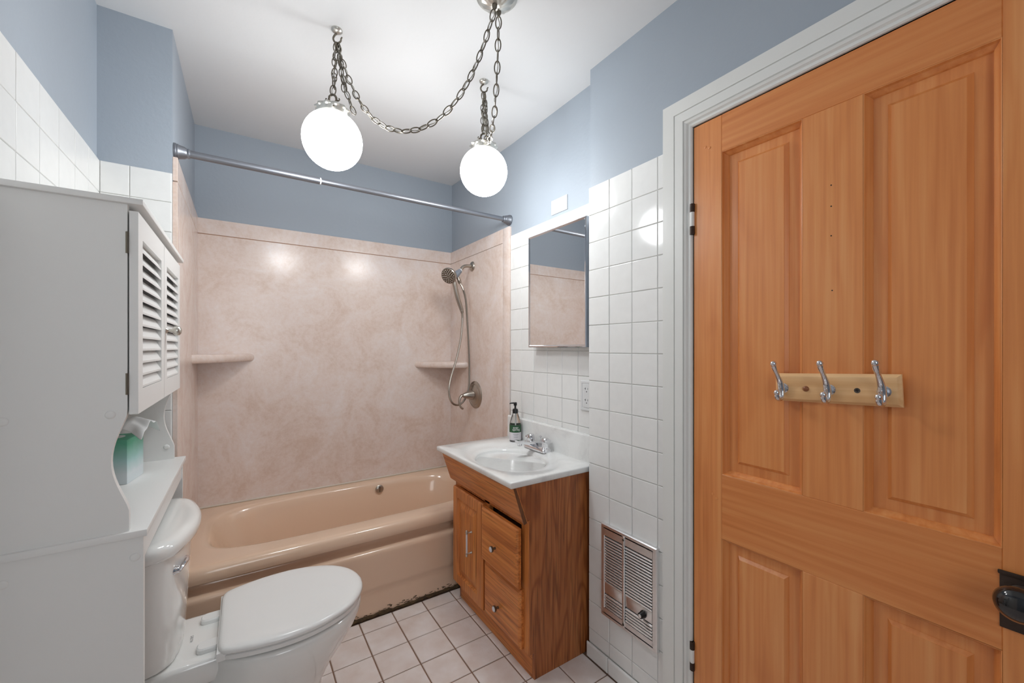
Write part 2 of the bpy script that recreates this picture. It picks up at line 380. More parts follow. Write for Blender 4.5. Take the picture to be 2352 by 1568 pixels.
# right wall: recess behind the vanity and the door wall
wr = struct(box('wall_right', XR, XR + .1, YM, YB, 0, ZTOP, 'blue_paint'), 'right wall in the recess, blue above white tiles')
DY0, DY1, DZ1 = -0.02, 0.744, 1.918          # door opening
wd = struct(boxes('wall_door_side', [(XB, XR + .1, DY1, YM, 0, ZTOP), (XB, XR + .1, DY0, DY1, DZ1, ZTOP), (XB, XR + .1, YR, DY0, 0, ZTOP)], 'blue_paint'), 'door wall, blue above white square tiles')
struct(box('black_backing', XR + .1, XR + .12, DY0 - .1, DY1 + .1, 0, 2.1, 'dark_matte'), 'black panel standing in for the unlit space behind the closed door')  # near-black slab, its colour paints the darkness beyond the door
TRT = 1.8496
box('grout_bed', XR - .004, XR, YM, 1.868, 0.5, TRT - .001, 'grout', wr)
zr = [TRT] + [1.769 - 0.1095 * k for k in range(0, 11)]
yr = [1.868, 1.763, 1.655, 1.546, 1.437, 1.329, 1.222]
for i in range(len(yr) - 1):
    for j in range(len(zr) - 1): tile(wr, '-X', XR - .0075, yr[i + 1], yr[i], zr[j + 1], zr[j], 'tile_white', jit=0.0004)
TBT = 1.8762
box('grout_bed', XB - .004, XB, DY1 + .06, YM, 0.0, TBT - .001, 'grout', wd)
zb = [TBT] + [1.7635 - 0.11 * k for k in range(0, 17)]
zb = [z for z in zb if z > 0.06] + [0.058]
yb = [YM + .002, 1.085, 0.977, 0.869, 0.838]
for i in range(len(yb) - 1):
    for j in range(len(zb) - 1): tile(wd, '-X', XB - .0075, yb[i + 1], yb[i], zb[j + 1], zb[j], 'tile_white', jit=0.0005)
bb = struct(box('baseboard_right', XB - .012, XB - .004, DY1 + .06, YM + .002, 0.0, 0.052, 'grout'), 'white tile skirting below the wall heater')
for a, b in ((1.085, YM + .006), (0.93, 1.085), (0.838, 0.93)): tile(bb, '-X', XB - .019, a, b, 0.0, 0.06, 'tile_white', thick=0.008, bev=0.006)

# door casing with mitred profile
prof = [(0.0, -.05), (0.0, .006), (.003, .010), (.010, .010), (.014, .016), (.020, .019), (.0225, .015), (.024, .020), (.051, .021), (.0525, .017), (.054, .022), (.093, .023), (.095, .020), (.095, 0.0)]
path = [(DY1, 0.0, 1, 0), (DY1, DZ1, 1, 1), (DY0, DZ1, -1, 1), (DY0, 0.0, -1, 0)]
vs_, fs = [], []
for y, z, sy, sz in path:
    for o_, p_ in prof: vs_.append((XB - p_, y + sy * o_, z + sz * o_))
n = len(prof)
for i in range(3):
    for j in range(n - 1): fs.append((i * n + j, i * n + j + 1, (i + 1) * n + j + 1, (i + 1) * n + j))
struct(obj('trim_1', vs_, fs, 'white_paint'), 'white moulded door casing')

# ================================================================= DOOR
XD = XB - .002
door = struct(thing('door_1', None, None, (XD, 0.36, 0.0)), 'orange varnished wooden panel door')
d0, d1, dz0, dz1 = DY0 + .003, DY1 - .003, 0.008, DZ1 - .003
T = 0.035
ys_ = [d1, 0.653, 0.448, 0.328, 0.127, d0]
zt, zl1, zl0, zb0 = 1.806, 0.865, 0.677, 0.21
def wb(name, y0, y1, z0, z1, m_): return box(name, XD, XD + T, y0, y1, z0, z1, m_, door, bev=0.0012, seg=1)
wb('stile', ys_[1], ys_[0], dz0, dz1, 'pine_v'); wb('stile', ys_[5], ys_[4], dz0, dz1, 'pine_v')
wb('rail', ys_[4], ys_[1], zt, dz1, 'pine_h'); wb('rail', ys_[4], ys_[1], zl0, zl1, 'pine_h'); wb('rail', ys_[4], ys_[1], dz0, zb0, 'pine_h')
wb('mullion', ys_[3], ys_[2], zl1, zt, 'pine_v'); wb('mullion', ys_[3], ys_[2], zb0, zl0, 'pine_v')
for (a, b) in ((ys_[2], ys_[1]), (ys_[4], ys_[3])):
    for (z0, z1) in ((zl1, zt), (zb0, zl0)):
        nested('molding', a, b, z0, z1, [(0, XD + .0005), (.0015, XD + .001), (.0040, XD + .007), (.011, XD + .0165), (.0125, XD + .0195), (.0125, XD + .024), (0, XD + .024)], 'pine_v', door, hole=True)
        nested('panel', a + .011, b - .011, z0 + .011, z1 - .011, [(0, XD + .028), (0, XD + .0205), (.026, XD + .0195), (.0265, XD + .0185), (.034, XD + .0115), (.0345, XD + .0105), (.036, XD + .0105)], 'pine_v', door)
for y, z in ((0.703, 1.84), (0.690, 1.833), (0.668, 0.79), (0.68, 0.80)):
    lathe('peg', [(.0042, 0), (.0042, .0008), (.003, .0012)], (XD, y, z), (-1, 0, 0), 'pine_v', door, n=10)
for y, z in ((0.388, 1.62), (0.388, 1.57), (0.388, 1.50), (0.386, 1.37)):
    lathe('nail_hole', [(.0016, 0), (.0016, .0004)], (XD - .0001, y, z), (-1, 0, 0), 'black_slot', door, n=8)
for za, zb_ in ((1.584, 1.679), (0.238, 0.326)):
    h = lathe('hinge', [(.003, 0), (.006, .002), (.0065, .006), (.0065, zb_ - za - .006), (.006, zb_ - za - .002), (.003, zb_ - za)], (XD - .005, DY1 - .001, za), (0, 0, 1), 'white_paint', door, n=14)
    L_ = zb_ - za
    for f0, f1 in ((.0, .27), (.73, 1.0)):
        lathe('hinge_knuckle', [(.0072, za + f0 * L_ - za), (.0072, f1 * L_)], (XD - .005, DY1 - .001, za), (0, 0, 1), 'iron_brown', h, n=14)
# lock plate, keyhole and black knob
pl = box('lock_plate', XD - .004, XD, 0.066, 0.130, 0.722, 0.826, 'iron_brown', door, bev=.0015)
box('plate_rim', XD - .008, XD - .004, 0.064, 0.132, 0.820, 0.828, 'iron_brown', pl, bev=.002)
lathe('keyhole', [(.006, 0), (.006, .0006)], (XD - .004, 0.098, 0.752), (-1, 0, 0), 'black_slot', pl, n=14)
box('keyhole_slot', XD - .0047, XD - .004, 0.0955, 0.1005, 0.736, 0.752, 'black_slot', pl)
kb = lathe('door_knob', [(.011, .004), (.012, .02), (.014, .03), (.021, .036), (.027, .044), (.030, .053), (.028, .062), (.021, .070), (.011, .0745), (.001, .076)], (XD - .002, 0.103, 0.793), (-1, 0, 0), 'knob_black', door, n=36, smooth=80)
lathe('knob_collar', [(.017, 0), (.017, .004), (.013, .008)], (XD - .004, 0.103, 0.793), (-1, 0, 0), 'iron_brown', kb, n=24)

# ---------------------------------------------------------------- hook rack on the door (hangs slightly crooked)
rk = thing('hook_rack', 'pale wooden rack with three chrome coat hooks on the door', 'hook rack', (XD - .0005, 0.383, 1.138), local=True, rot=(R(-2.4), 0, 0))
nested('board', -0.122, 0.122, -0.035, 0.035, [(0, 0), (0, -.006), (.006, -.013), (.008, -.0135)], 'beech_h', rk)
for k, y in enumerate((0.102, 0.004, -0.094)):
    cx = -.0135
    hk = lathe('coat_hook', [(.0125, 0), (.0125, .0015), (.0105, .0035), (.0105, .005), (.007, .0065), (.006, .012)], (cx, y, -.002), (-1, 0, 0), 'chrome', rk, n=24)
    up = catmull([(cx - .010, y, -.012), (cx - .012, y, 0.0), (cx - .017, y, .016), (cx - .030, y, .034), (cx - .041, y, .047), (cx - .046, y, .058)], 6)
    tube('hook_arm', up, [.0070, .0078, .0068, .0054, .0058, .0066], 'chrome', hk, n=14, flat=0.75)
    lathe('hook_tip', [(.001, -.0076), (.0054, -.0054), (.0076, 0), (.0054, .0054), (.001, .0076)], (cx - .0465, y, .0605), (-.2, 0, 1), 'chrome', hk, n=14, smooth=80)
    lo = catmull([(cx - .012, y, 0.0), (cx - .011, y, -.014), (cx - .015, y, -.025), (cx - .024, y, -.030), (cx - .033, y, -.025), (cx - .036, y, -.014)], 6)
    tube('hook_arm', lo, [.0070, .0072, .0068, .0062, .006, .006], 'chrome', hk, n=14, flat=0.75)
    lathe('hook_tip', [(.001, -.007), (.005, -.005), (.007, 0), (.005, .005), (.001, .007)], (cx - .0362, y, -.0115), (0, 0, 1), 'chrome', hk, n=14, smooth=80)
lathe('screw_plug', [(.0068, 0), (.0062, .0025), (.004, .0045), (.001, .005)], (-.0135, 0.052, -.002), (-1, 0, 0), 'wood_plug', rk, n=18, smooth=70)
sc = lathe('screw', [(.0058, 0), (.0058, .0004), (.0045, .0005)], (-.0135, -0.048, -.002), (-1, 0, 0), 'iron_rust', rk, n=18)
boxes('screw_slot', [(-.0144, -.0138, -.0515, -.0445, -.0028, -.0012), (-.0144, -.0138, -.0488, -.0472, -.0055, .0015)], 'black_slot', sc)

# ================================================================= TUB SURROUND
sr = thing('tub_surround', 'pink marbled wall panels around the bathtub with corner shelves', 'shower surround', (0.5, YB, 0.41))
XSL, XSR, YSB, ZSB, ZST, ZSG = XP + SF, XR - SF - .002, YB - SF, 0.408, 1.902, 1.822
box('back_panel', XSL - .0005, XSR + .0005, YSB, YB, ZSB, ZSG - .002, 'surround', sr, bev=.0006, seg=1)
box('trim_band', XSL - .0005, XSR + .0005, YSB, YB, ZSG + .002, ZST, 'surround', sr, bev=.0006, seg=1)
box('groove_back', XSL - .0005, XSR + .0005, YSB + .004, YB, ZSG - .003, ZSG + .003, 'groove_tan', sr)
box('side_panel', XP, XSL, YS - .001, YB - .001, ZSB, ZSG - .002, 'surround', sr, bev=.0006, seg=1)
box('trim_band', XP, XSL, YS - .001, YB - .001, ZSG + .002, ZST + .006, 'surround', sr, bev=.0012, seg=1)
box('groove_back', XP, XSL - .004, YS + .06, YSB, ZSG - .003, ZSG + .003, 'groove_tan', sr)
box('side_panel', XSR, XR, 1.94, YB - .001, ZSB, ZSG - .001, 'surround', sr, bev=.0012, seg=1)
box('trim_band', XSR, XR, 1.94, YB - .001, ZSG + .001, ZST, 'surround', sr, bev=.0006, seg=1)
box('trim_band', XSR, XR, 1.870, 1.938, ZSB, ZST, 'surround', sr, bev=.0018, seg=2)
def shelf(cx, sx_, lx, ly, z0, z1):
    n = 7; th = z1 - z0; rings = []
    for k in range(n):
        a = math.pi * (k / (n - 1) - .5); o_ = (math.cos(a) - 1) * th * 0.45; z = z0 + th * (math.sin(a) + 1) / 2
        pts = [(cx, YSB), (cx, YSB - ly - o_)]
        for q in range(1, 8):
            f = q / 8; bow = 0.03 * math.sin(math.pi * f)
            pts.append((cx + sx_ * (f * (lx + o_) + bow * .6), YSB - (1 - f) * (ly + o_) - bow * .6))
        pts.append((cx + sx_ * (lx + o_), YSB)); rings.append([(p[0], p[1], z) for p in pts])
    return loft('corner_shelf', rings, 'surround', sr, smooth=50)
shelf(XSL, 1, 0.245, 0.30, 1.162, 1.203)
shelf(XSR, -1, 0.262, 0.262, 1.102, 1.143)
tube('caulk_line', [(XSL + .004, YSB - .002, .413), (XSR - .004, YSB - .002, .413)], .0045, 'caulk_white', sr, n=6)

# ================================================================= BATHTUB
tb = thing('bathtub', 'peach coloured bathtub with stepped front apron', 'bathtub', (0.5, 2.25, 0.0))
X0, X1 = XP + .002, XR - .002
ZR_ = 0.408
yf, ybk = 1.94, YB - .002
def rect_ring(x0, x1, y0, y1, z, m_=20, r=0.0):
    out = []; cs = [(x0, y0), (x1, y0), (x1, y1), (x0, y1)]
    for i in range(4):
        a, b = cs[i], cs[(i + 1) % 4]
        for k in range(m_): out.append((a[0] + (b[0] - a[0]) * k / m_, a[1] + (b[1] - a[1]) * k / m_, z))
    return out
def se_ring(cx, cy, a, b, z, ref, e=4.0, tx=0.0):
    out = []
    for p in ref:
        dx, dy = (p[0] - cx) / a, (p[1] - cy) / b; L_ = (abs(dx) ** e + abs(dy) ** e) ** (1 / e); out.append((cx + (p[0] - cx) / L_ + tx, cy + (p[1] - cy) / L_, z))
    return out
ref = rect_ring(X0, X1, yf, ybk, ZR_, 24)
bx, by, ba, bb_ = 0.515, 2.29, 0.635, 0.262
rings = [ref, se_ring(bx, by, ba + .03, bb_ + .022, ZR_ + .001, ref, 5), se_ring(bx, by, ba + .012, bb_ + .01, ZR_ - .003, ref, 4.6), se_ring(bx, by, ba, bb_, ZR_ - .014, ref, 4.4),
         se_ring(bx, by, ba - .012, bb_ - .008, ZR_ - .05, ref, 4.2), se_ring(bx + .02, by, ba - .05, bb_ - .03, 0.24, ref, 4), se_ring(bx + .03, by, ba - .09, bb_ - .055, 0.13, ref, 3.8),
         se_ring(bx + .035, by, ba - .14, bb_ - .09, 0.085, ref, 3.4), se_ring(bx + .035, by, ba - .25, bb_ - .16, 0.075, ref, 3)]
loft('basin', rings, 'tub_peach', tb, cap0=False, cap1=True, smooth=60)
prof = [(yf, ZR_), (1.934, ZR_), (1.922, ZR_ - .003), (1.913, ZR_ - .009), (1.907, ZR_ - .019), (1.905, .371), (1.9055, .358), (1.909, .3515), (1.914, .351), (1.916, .351), (1.950, .351), (1.953, .348), (1.954, .340), (1.954, .330), (1.948, .318), (1.935, .311), (1.912, .306), (1.902, .302), (1.8975, .295), (1.8965, .286), (1.897, .275), (1.903, .140), (1.9035, .130), (1.909, .120), (1.9095, .112), (1.9095, 0.0), (1.97, 0.0)]
xs_ = [X0, 1.0, X1]
vs_, fs = [], []
for x in xs_: vs_ += [(x, y, z) for y, z in prof]
n = len(prof)
for i in range(len(xs_) - 1):
    for j in range(n - 1): fs.append((i * n + j, i * n + j + 1, (i + 1) * n + j + 1, (i + 1) * n + j))
obj('apron', vs_, fs, 'tub_peach', tb, smooth=42)
ov = lathe('overflow_plate', [(.024, 0), (.024, .003), (.020, .006), (.010, .0075), (.001, .008)], (0.700, 2.535, 0.368), (0, -1, .12), 'nickel', tb, n=24)
box('plate_slot', 0.6985, 0.7015, 2.5255, 2.5275, 0.352, 0.386, 'dark_matte', ov)
pts = []
x = X0 + .02
while x < 1.0:
    pts.append((x, 1.906 + random.uniform(-.002, .003), 0.006 + random.uniform(-.002, .004))); x += 0.018
tube('caulk_bead', pts, [random.uniform(.005, .011) for _ in pts], 'caulk_brown', tb, n=7, smooth=40)
# dark flecks of old caulk left on the apron just above the bead
fl_v, fl_f = [], []
for _ in range(70):
    x = random.uniform(0.3, 0.92); z = 0.014 + abs(random.gauss(0, .009)); w = random.uniform(.004, .016); h = random.uniform(.0012, .003); b = len(fl_v)
    fl_v += [(x, 1.9085, z), (x + w, 1.9085, z + random.uniform(-.002, .002)), (x + w, 1.9085, z + h), (x, 1.9085, z + h)] + [(x, 1.9075, z + h * .2), (x + w, 1.9075, z + h * .2), (x + w, 1.9075, z + h * .8), (x, 1.9075, z + h * .8)]
    fl_f += [(b + 4, b + 5, b + 6, b + 7), (b, b + 1, b + 5, b + 4), (b + 1, b + 2, b + 6, b + 5), (b + 2, b + 3, b + 7, b + 6), (b + 3, b, b + 4, b + 7)]
tag(obj('caulk_flecks', fl_v, fl_f, 'caulk_brown', tb), kind='stuff')

# ================================================================= SHOWER ROD
YRD, ZRD = 1.886, 1.940
rd = thing('shower_rod', 'grey metal shower curtain rod spanning the tub', 'shower rod', (0.5, YRD, ZRD))
tube('rod', [(XP + .03, YRD, ZRD), (0.275, YRD, ZRD)], .0135, 'rod_steel', rd, n=20)
tube('rod', [(0.275, YRD, ZRD), (XR - .03, YRD, ZRD)], .0118, 'rod_steel', rd, n=20)
lathe('rod_collar', [(.0135, -.001), (.0142, 0), (.0142, .004), (.0118, .005)], (0.272, YRD, ZRD), (1, 0, 0), 'white_plastic', rd, n=20)
fp = [(.0285, 0), (.0285, .006), (.0265, .008), (.0265, .012), (.0245, .014), (.021, .030), (.0165, .037), (.0175, .039), (.0175, .043), (.0145, .046)]
lathe('flange', fp, (XP + .001, YRD, ZRD), (1, 0, 0), 'rod_steel', rd, n=28)
lathe('flange', fp, (XR - .001, YRD, ZRD), (-1, 0, 0), 'rod_steel', rd, n=28)

# ================================================================= HAND SHOWER
hs = thing('hand_shower', 'brushed nickel hand shower on a wall arm with a looped metal hose', 'shower head', (XSR, 2.297, 1.752))
FY = 2.297
lathe('flange', [(.031, 0), (.031, .003), (.027, .008), (.018, .013), (.012, .015)], (XSR, FY, 1.752), (-1, 0, 0), 'nickel', hs, n=28)
tube('shower_arm', catmull([(XSR, FY, 1.752), (XSR - .045, FY, 1.750), (XSR - .070, FY - .003, 1.738), (XSR - .086, FY - .006, 1.716)], 6), .0105, 'nickel', hs, n=14)
ax = Vector((-.62, -.12, -.55)).normalized(); a0 = Vector((XSR - .084, FY - .006, 1.719))
lathe('thread_tape', [(.0115, 0), (.0115, .010)], a0, ax, 'white_plastic', hs, n=16)
lathe('swivel_nut', [(.014, .008), (.015, .012), (.015, .022), (.0165, .024), (.019, .03), (.020, .055), (.018, .070), (.013, .075)], a0, ax, 'grey_plastic', hs, n=10, smooth=20)
hd = Vector((XSR - .175, FY - .028, 1.672)); fn = Vector((-.72, -.48, -.42)).normalized()
hb = lathe('spray_head', [(.020, -.030), (.034, -.024), (.046, -.012), (.0495, -.003), (.0495, .006), (.046, .010)], hd, fn, 'nickel', hs, n=36)
lathe('spray_face', [(.045, .0085), (.044, .0115), (.001, .0125)], hd, fn, 'pewter', hb, n=36)
t, a, b = frame(fn); nv, nf = [], []
for rr, cnt in ((.038, 18), (.028, 13), (.018, 8), (.009, 5)):
    for k in range(cnt):
        an = 2 * math.pi * k / cnt; c = hd + t * .0122 + (a * math.cos(an) + b * math.sin(an)) * rr; q = len(nv)
        for i in range(6): nv.append(c + (a * math.cos(i * math.pi / 3) + b * math.sin(i * math.pi / 3)) * .0022)
        nv.append(c + t * .0022)
        nf += [(q + i, q + (i + 1) % 6, q + 6) for i in range(6)]
tag(obj('spray_nozzles', nv, nf, 'silver_worn', hb, smooth=30), kind='stuff')
h0 = Vector((XSR - .135, FY - .020, 1.628)); h1 = Vector((XSR - .082, FY - .010, 1.472))
tube('handle', catmull([hd + fn * -.012 + Vector((.012, .008, -.01)), h0, h0.lerp(h1, .5) + Vector((-.004, 0, -.003)), h1], 6), [.014, .0155, .0145, .0125], 'nickel', hs, n=16)
d_ = (h1 - h0).normalized()
lathe('hose_nut', [(.0115, 0), (.012, .001), (.0105, .016), (.009, .022)], h1, d_, 'nickel', hs, n=16)
lathe('hose_elbow', [(.011, 0), (.011, .02), (.0125, .022), (.0115, .036), (.009, .04)], Vector((XSR - .108, FY - .012, 1.672)), (.28, 0, -.72), 'nickel', hs, n=16)
hp = catmull([h1 + d_ * .018, (XSR - .077, FY - .012, 1.41), (XSR - .088, FY - .015, 1.30), (XSR - .122, FY - .018, 1.16), (XSR - .160, FY - .02, 1.05), (XSR - .172, FY - .02, .97), (XSR - .155, FY - .02, .905), (XSR - .115, FY - .022, .883), (XSR - .072, FY - .02, .905), (XSR - .035, FY - .012, .975), (XSR - .022, FY, 1.08), (XSR - .025, FY, 1.22), (XSR - .036, FY, 1.40), (XSR - .048, FY - .004, 1.53), (XSR - .072, FY - .008, 1.605), (XSR - .094, FY - .012, 1.637)], 22)
tube('hose', hp, [.0072, .0062] * (len(hp) // 2), 'hose_metal', hs, n=9, smooth=30)

# ================================================================= VALVE
vv = thing('shower_valve', 'round brushed nickel shower valve with a curved lever', 'shower valve', (XSR, 2.257, 0.941))
VC = (XSR, 2.257, 0.941)
lathe('escutcheon', [(.085, 0), (.085, .004), (.080, .009), (.066, .012), (.063, .010), (.060, .013), (.040, .020), (.034, .022)], VC, (-1, 0, 0), 'nickel', vv, n=44)
lathe('hub', [(.030, .02), (.029, .034), (.020, .064), (.014, .080), (.012, .084), (.010, .09)], VC, (-1, 0, 0), 'nickel', vv, n=28)
lv = catmull([(XSR - .075, 2.257, .945), (XSR - .096, 2.255, .942), (XSR - .111, 2.252, .925), (XSR - .116, 2.248, .900), (XSR - .108, 2.244, .872), (XSR - .094, 2.242, .860)], 6)
tube('lever', lv, [.008, .011, .0105, .0085, .0075, .007], 'nickel', vv, n=12, flat=0.7)

# ================================================================= VANITY
vc = thing('vanity_cabinet', 'oak bathroom vanity cabinet with one door and two drawers', 'vanity', (1.05, 1.53, 0.0))
VY0, VY1, VX, VXB = 1.215, 1.835, 0.880, XR - .009
ZC = 0.730
# near side panel: slanted at the top front, notched at the toe
side = [(VXB, 0.0), (VXB, ZC), (0.812, ZC), (0.856, 0.600), (VX, 0.600), (VX, 0.100), (0.903, 0.100), (0.903, 0.0)]
prism('side_panel', side, 'Y', VY0, VY0 + .014, 'oak_v', vc)
prism('side_panel', side, 'Y', VY1 - .014, VY1, 'oak_v', vc)
prism('front_valance', [(0.806, ZC), (0.822, ZC), (0.872, 0.592), (0.852, 0.594)], 'Y', VY0 - .002, VY1 + .002, 'oak_h_lit', vc, bev=.001, seg=1)
prism('valance_end', [(0.808, ZC - .002), (0.818, ZC - .002), (0.866, 0.594), (0.853, 0.590)], 'Y', VY0 - .0055, VY0 - .001, 'oak_dark', vc)
boxes('face_frame', [(VX, VX + .018, VY0 + .014, VY0 + .05, .1, .60), (VX, VX + .018, VY1 - .05, VY1 - .014, .1, .60), (VX, VX + .018, 1.505, 1.545, .1, .60), (VX, VX + .018, VY0 + .05, VY1 - .05, .565, .60), (VX, VX + .018, VY0 + .05, VY1 - .05, .1, .135), (VX, VX + .018, VY0 + .05, 1.505, .31, .345)], 'oak_front_lit', vc)
box('edge_strip', VX - .004, VX, VY0 + .0, VY0 + .042, .102, .598, 'oak_front_lit', vc)
box('toe_kick', 0.9025, 0.918, VY0 + .0142, VY1 - .0142, 0.0, 0.115, 'oak_h_lit', vc)
box('bottom_board', .90, VXB, VY0 + .014, VY1 - .014, .115, .130, 'oak_dark', vc)
box('inner_back', VXB - .01, VXB, VY0 + .014, VY1 - .014, .12, .70, 'oak_dark', vc)
XF = VX - .022
dr = nested('door', 1.532, 1.822, 0.102, 0.562, [(0, VX - .001), (0, XF + .006), (.005, XF), (.046, XF), (.052, XF + .009), (.056, XF + .009), (.086, XF + .001), (.088, XF + .001)], 'oak_front_lit', vc)
for z in (.17, .50):
    lathe('hinge', [(.0035, 0), (.0035, .036)], (XF + .008, 1.8255, z - .018), (0, 0, 1), 'pewter', dr, n=8)
hx = XF - .024; hy_ = 1.628
hn = tube('handle', [(hx, hy_, .318), (hx, hy_, .402)], [.0042, .0042], 'label_white', dr, n=12)
for z in (.316, .404):
    sgn = -1 if z < .36 else 1
    lathe('handle_end', [(.0058, 0), (.0062, .003), (.005, .006), (.0058, .010), (.0045, .014), (.002, .016)], (hx, hy_, z), (0, 0, sgn), 'silver_worn', hn, n=12)
    lathe('handle_post', [(.003, 0), (.003, .018), (.0055, .022), (.0055, .024)], (hx, hy_, z + sgn * .002), (1, 0, 0), 'silver_worn', hn, n=10)
for z0, z1, kz, dx in ((0.338, 0.560, .432, .014), (0.108, 0.330, .19, 0.0)):
    w = nested('drawer', 1.246, 1.518, z0, z1, [(0, VX - .001 - dx), (0, XF + .008 - dx), (.006, XF + .002 - dx), (.012, XF - dx), (.014, XF - dx)], 'oak_h_lit', vc)
    if dx: box('drawer_box', VX - dx - .001, VX + .2, 1.262, 1.50, z0 + .02, z1 - .03, 'oak_dark', w)
    kb = lathe('knob', [(.005, 0), (.0045, .010), (.011, .014), (.0125, .018), (.0125, .021), (.0105, .0225)], (XF - dx, 1.398, kz), (-1, 0, 0), 'pewter', w, n=20)
    lathe('knob_face', [(.0105, .0222), (.0085, .0245), (.001, .025)], (XF - dx, 1.398, kz), (-1, 0, 0), 'label_white', kb, n=20)

# ---------------------------------------------------------------- sink top
st = thing('sink_top', 'white marbled vanity top with an oval moulded basin and backsplash', 'sink', (1.0, 1.53, ZC))
sx0, sx1, sy0, sy1, zt_ = 0.793, XR - .008, 1.207, 1.868, 0.754
ref = rect_ring(sx0, sx1, sy0, sy1, zt_, 18)
def inset_ring(i_, z): return rect_ring(sx0 + i_, sx1 - i_, sy0 + i_, sy1 - i_, z, 18)
ecx, ecy = 0.985, 1.505
def el(a, b, z): return se_ring(ecx, ecy, a, b, z, ref, 2.0)
rings = [inset_ring(.004, ZC), inset_ring(0, ZC + .004), inset_ring(0, zt_ - .005), inset_ring(.0015, zt_ - .0015), inset_ring(.005, zt_), el(.176, .262, zt_), el(.170, .255, zt_ - .004), el(.155, .215, zt_ - .006), el(.148, .190, zt_ - .010), el(.142, .180, zt_ - .018), el(.132, .168, zt_ - .05), el(.110, .142, zt_ - .10), el(.075, .098, zt_ - .13), el(.025, .03, zt_ - .138)]
loft('countertop', rings, 'sink_top', st, smooth=50)
rings = [el(.1435, .1815, zt_ - .0155), el(.1335, .1695, zt_ - .0485), el(.1112, .1432, zt_ - .0985), el(.0762, .0992, zt_ - .1285), el(.025, .03, zt_ - .1365)]
loft('basin', rings, 'basin_white', st, cap0=False, cap1=True, smooth=60)
lathe('drain', [(.021, 0), (.021, .002), (.015, .003), (.012, .001), (.001, .0005)], (ecx, ecy, zt_ - .1368), (0, 0, 1), 'chrome', st, n=24)
prism('backsplash', [(sx1 - .020, zt_ - .004), (sx1 - .018, zt_ + .108), (sx1 - .014, zt_ + .114), (sx1, zt_ + .114), (sx1, zt_ - .004)], 'Y', sy0, sy1, 'sink_top', st, smooth=30)

# ---------------------------------------------------------------- faucet
fc = thing('faucet', 'chrome two handle faucet behind the oval basin', 'faucet', (1.165, 1.545, zt_), local=True)
def rr_ring(lx, ly, z, r=.012, n=6):
    out = []
    for cx, cy, a0 in ((lx - r, ly - r, 0), (-lx + r, ly - r, 90), (-lx + r, -ly + r, 180), (lx - r, -ly + r, 270)):
        for k in range(n): an = R(a0 + 90 * k / (n - 1)); out.append((cx + r * math.cos(an), cy + r * math.sin(an), z))
    return out
loft('base', [rr_ring(.026, .080, 0), rr_ring(.026, .080, .012), rr_ring(.022, .076, .018), rr_ring(.014, .060, .021, .01)], 'chrome', fc, smooth=40)
# broad sloping spout
sp = []
for (x, w, zb_, zt2) in ((.018, .017, .010, .036), (0.0, .019, .012, .040), (-.03, .0175, .020, .040), (-.07, .0155, .032, .048), (-.105, .0145, .040, .055), (-.118, .0135, .042, .056)):
    sp.append([(x, -w, zb_), (x, -w, zt2 - .005), (x, -w + .005, zt2), (x, w - .005, zt2), (x, w, zt2 - .005), (x, w, zb_)])
loft('spout', sp, 'chrome', fc, smooth=30)
lathe('aerator', [(.0105, 0), (.0105, .012), (.009, .013)], (-.102, 0, .042), (0, 0, -1), 'chrome', fc, n=18)
tube('lift_rod', [(.020, 0, .03), (.020, 0, .055)], .0025, 'chrome', fc, n=8)
lathe('lift_knob', [(.003, 0), (.006, .003), (.006, .007), (.002, .01)], (.020, 0, .053), (0, 0, 1), 'chrome', fc, n=12)
for y in (-.057, .057):
    hdl = lathe('handle', [(.018, .018), (.0185, .022), (.0175, .026), (.0185, .029), (.0185, .046), (.017, .058), (.013, .062), (.001, .063)], (.004, y, 0), (0, 0, 1), 'chrome', fc, n=30, smooth=35)
    box('handle_grip', -.0165, -.004 + .028, y - .006 - (0.012 if y < 0 else -.012), y + .006 - (0.012 if y < 0 else -.012), .036, .056, 'chrome', hdl, bev=.003)

# ---------------------------------------------------------------- soap bottle
BX, BY = 1.172, 1.742
sb = thing('soap_bottle', 'clear soap pump bottle with green and white label by the backsplash', 'soap bottle', (BX, BY, zt_))
BR = .0295
body = lathe('bottle', [(.026, 0), (BR, .003), (BR, .088), (.027, .102), (.0185, .130), (.0135, .144), (.0125, .150)], (BX, BY, zt_), (0, 0, 1), 'clear_plastic', sb, n=36, smooth=50)
lathe('soap', [(.024, .004), (.0275, .007), (.0275, .080), (.0273, .081)], (BX, BY, zt_), (0, 0, 1), 'soap_liquid', sb, n=28)
def shell(name, r, z0, z1, m_, parent):
    n = 40; r0 = [(BX + r * math.cos(2 * math.pi * k / n), BY + r * math.sin(2 * math.pi * k / n)) for k in range(n)]
    r1 = [(BX + (r - .0004) * math.cos(2 * math.pi * k / n), BY + (r - .0004) * math.sin(2 * math.pi * k / n)) for k in range(n)]
    return loft(name, [[(p[0], p[1], zt_ + z0) for p in r1], [(p[0], p[1], zt_ + z0) for p in r0], [(p[0], p[1], zt_ + z1) for p in r0], [(p[0], p[1], zt_ + z1) for p in r1]], m_, parent, cap0=False, cap1=False, smooth=50)
lw = shell('label_lower', BR + .0009, .009, .049, 'label_white', body)
lg = shell('label_upper', BR + .0009, .049, .086, 'label_green', body)
fa = math.atan2(-BY, -BX) + 0.12
def wrap(name, s, size, zc, m_, parent, shift=0.0, squeeze=1.0):
    v, f = text_mesh(s, size); r = BR + .0014; out = []
    for p in v:
        an = fa + (p.x * squeeze + shift) / r; out.append((BX + r * math.cos(an), BY + r * math.sin(an), zt_ + zc + p.y))
    return obj(name, out, f, m_, parent)
wrap('lettering', 'ever', .0165, .0695, 'print_white', lg, shift=-.001)
wrap('lettering', 'spring', .0165, .0595, 'print_white', lg, shift=.001)
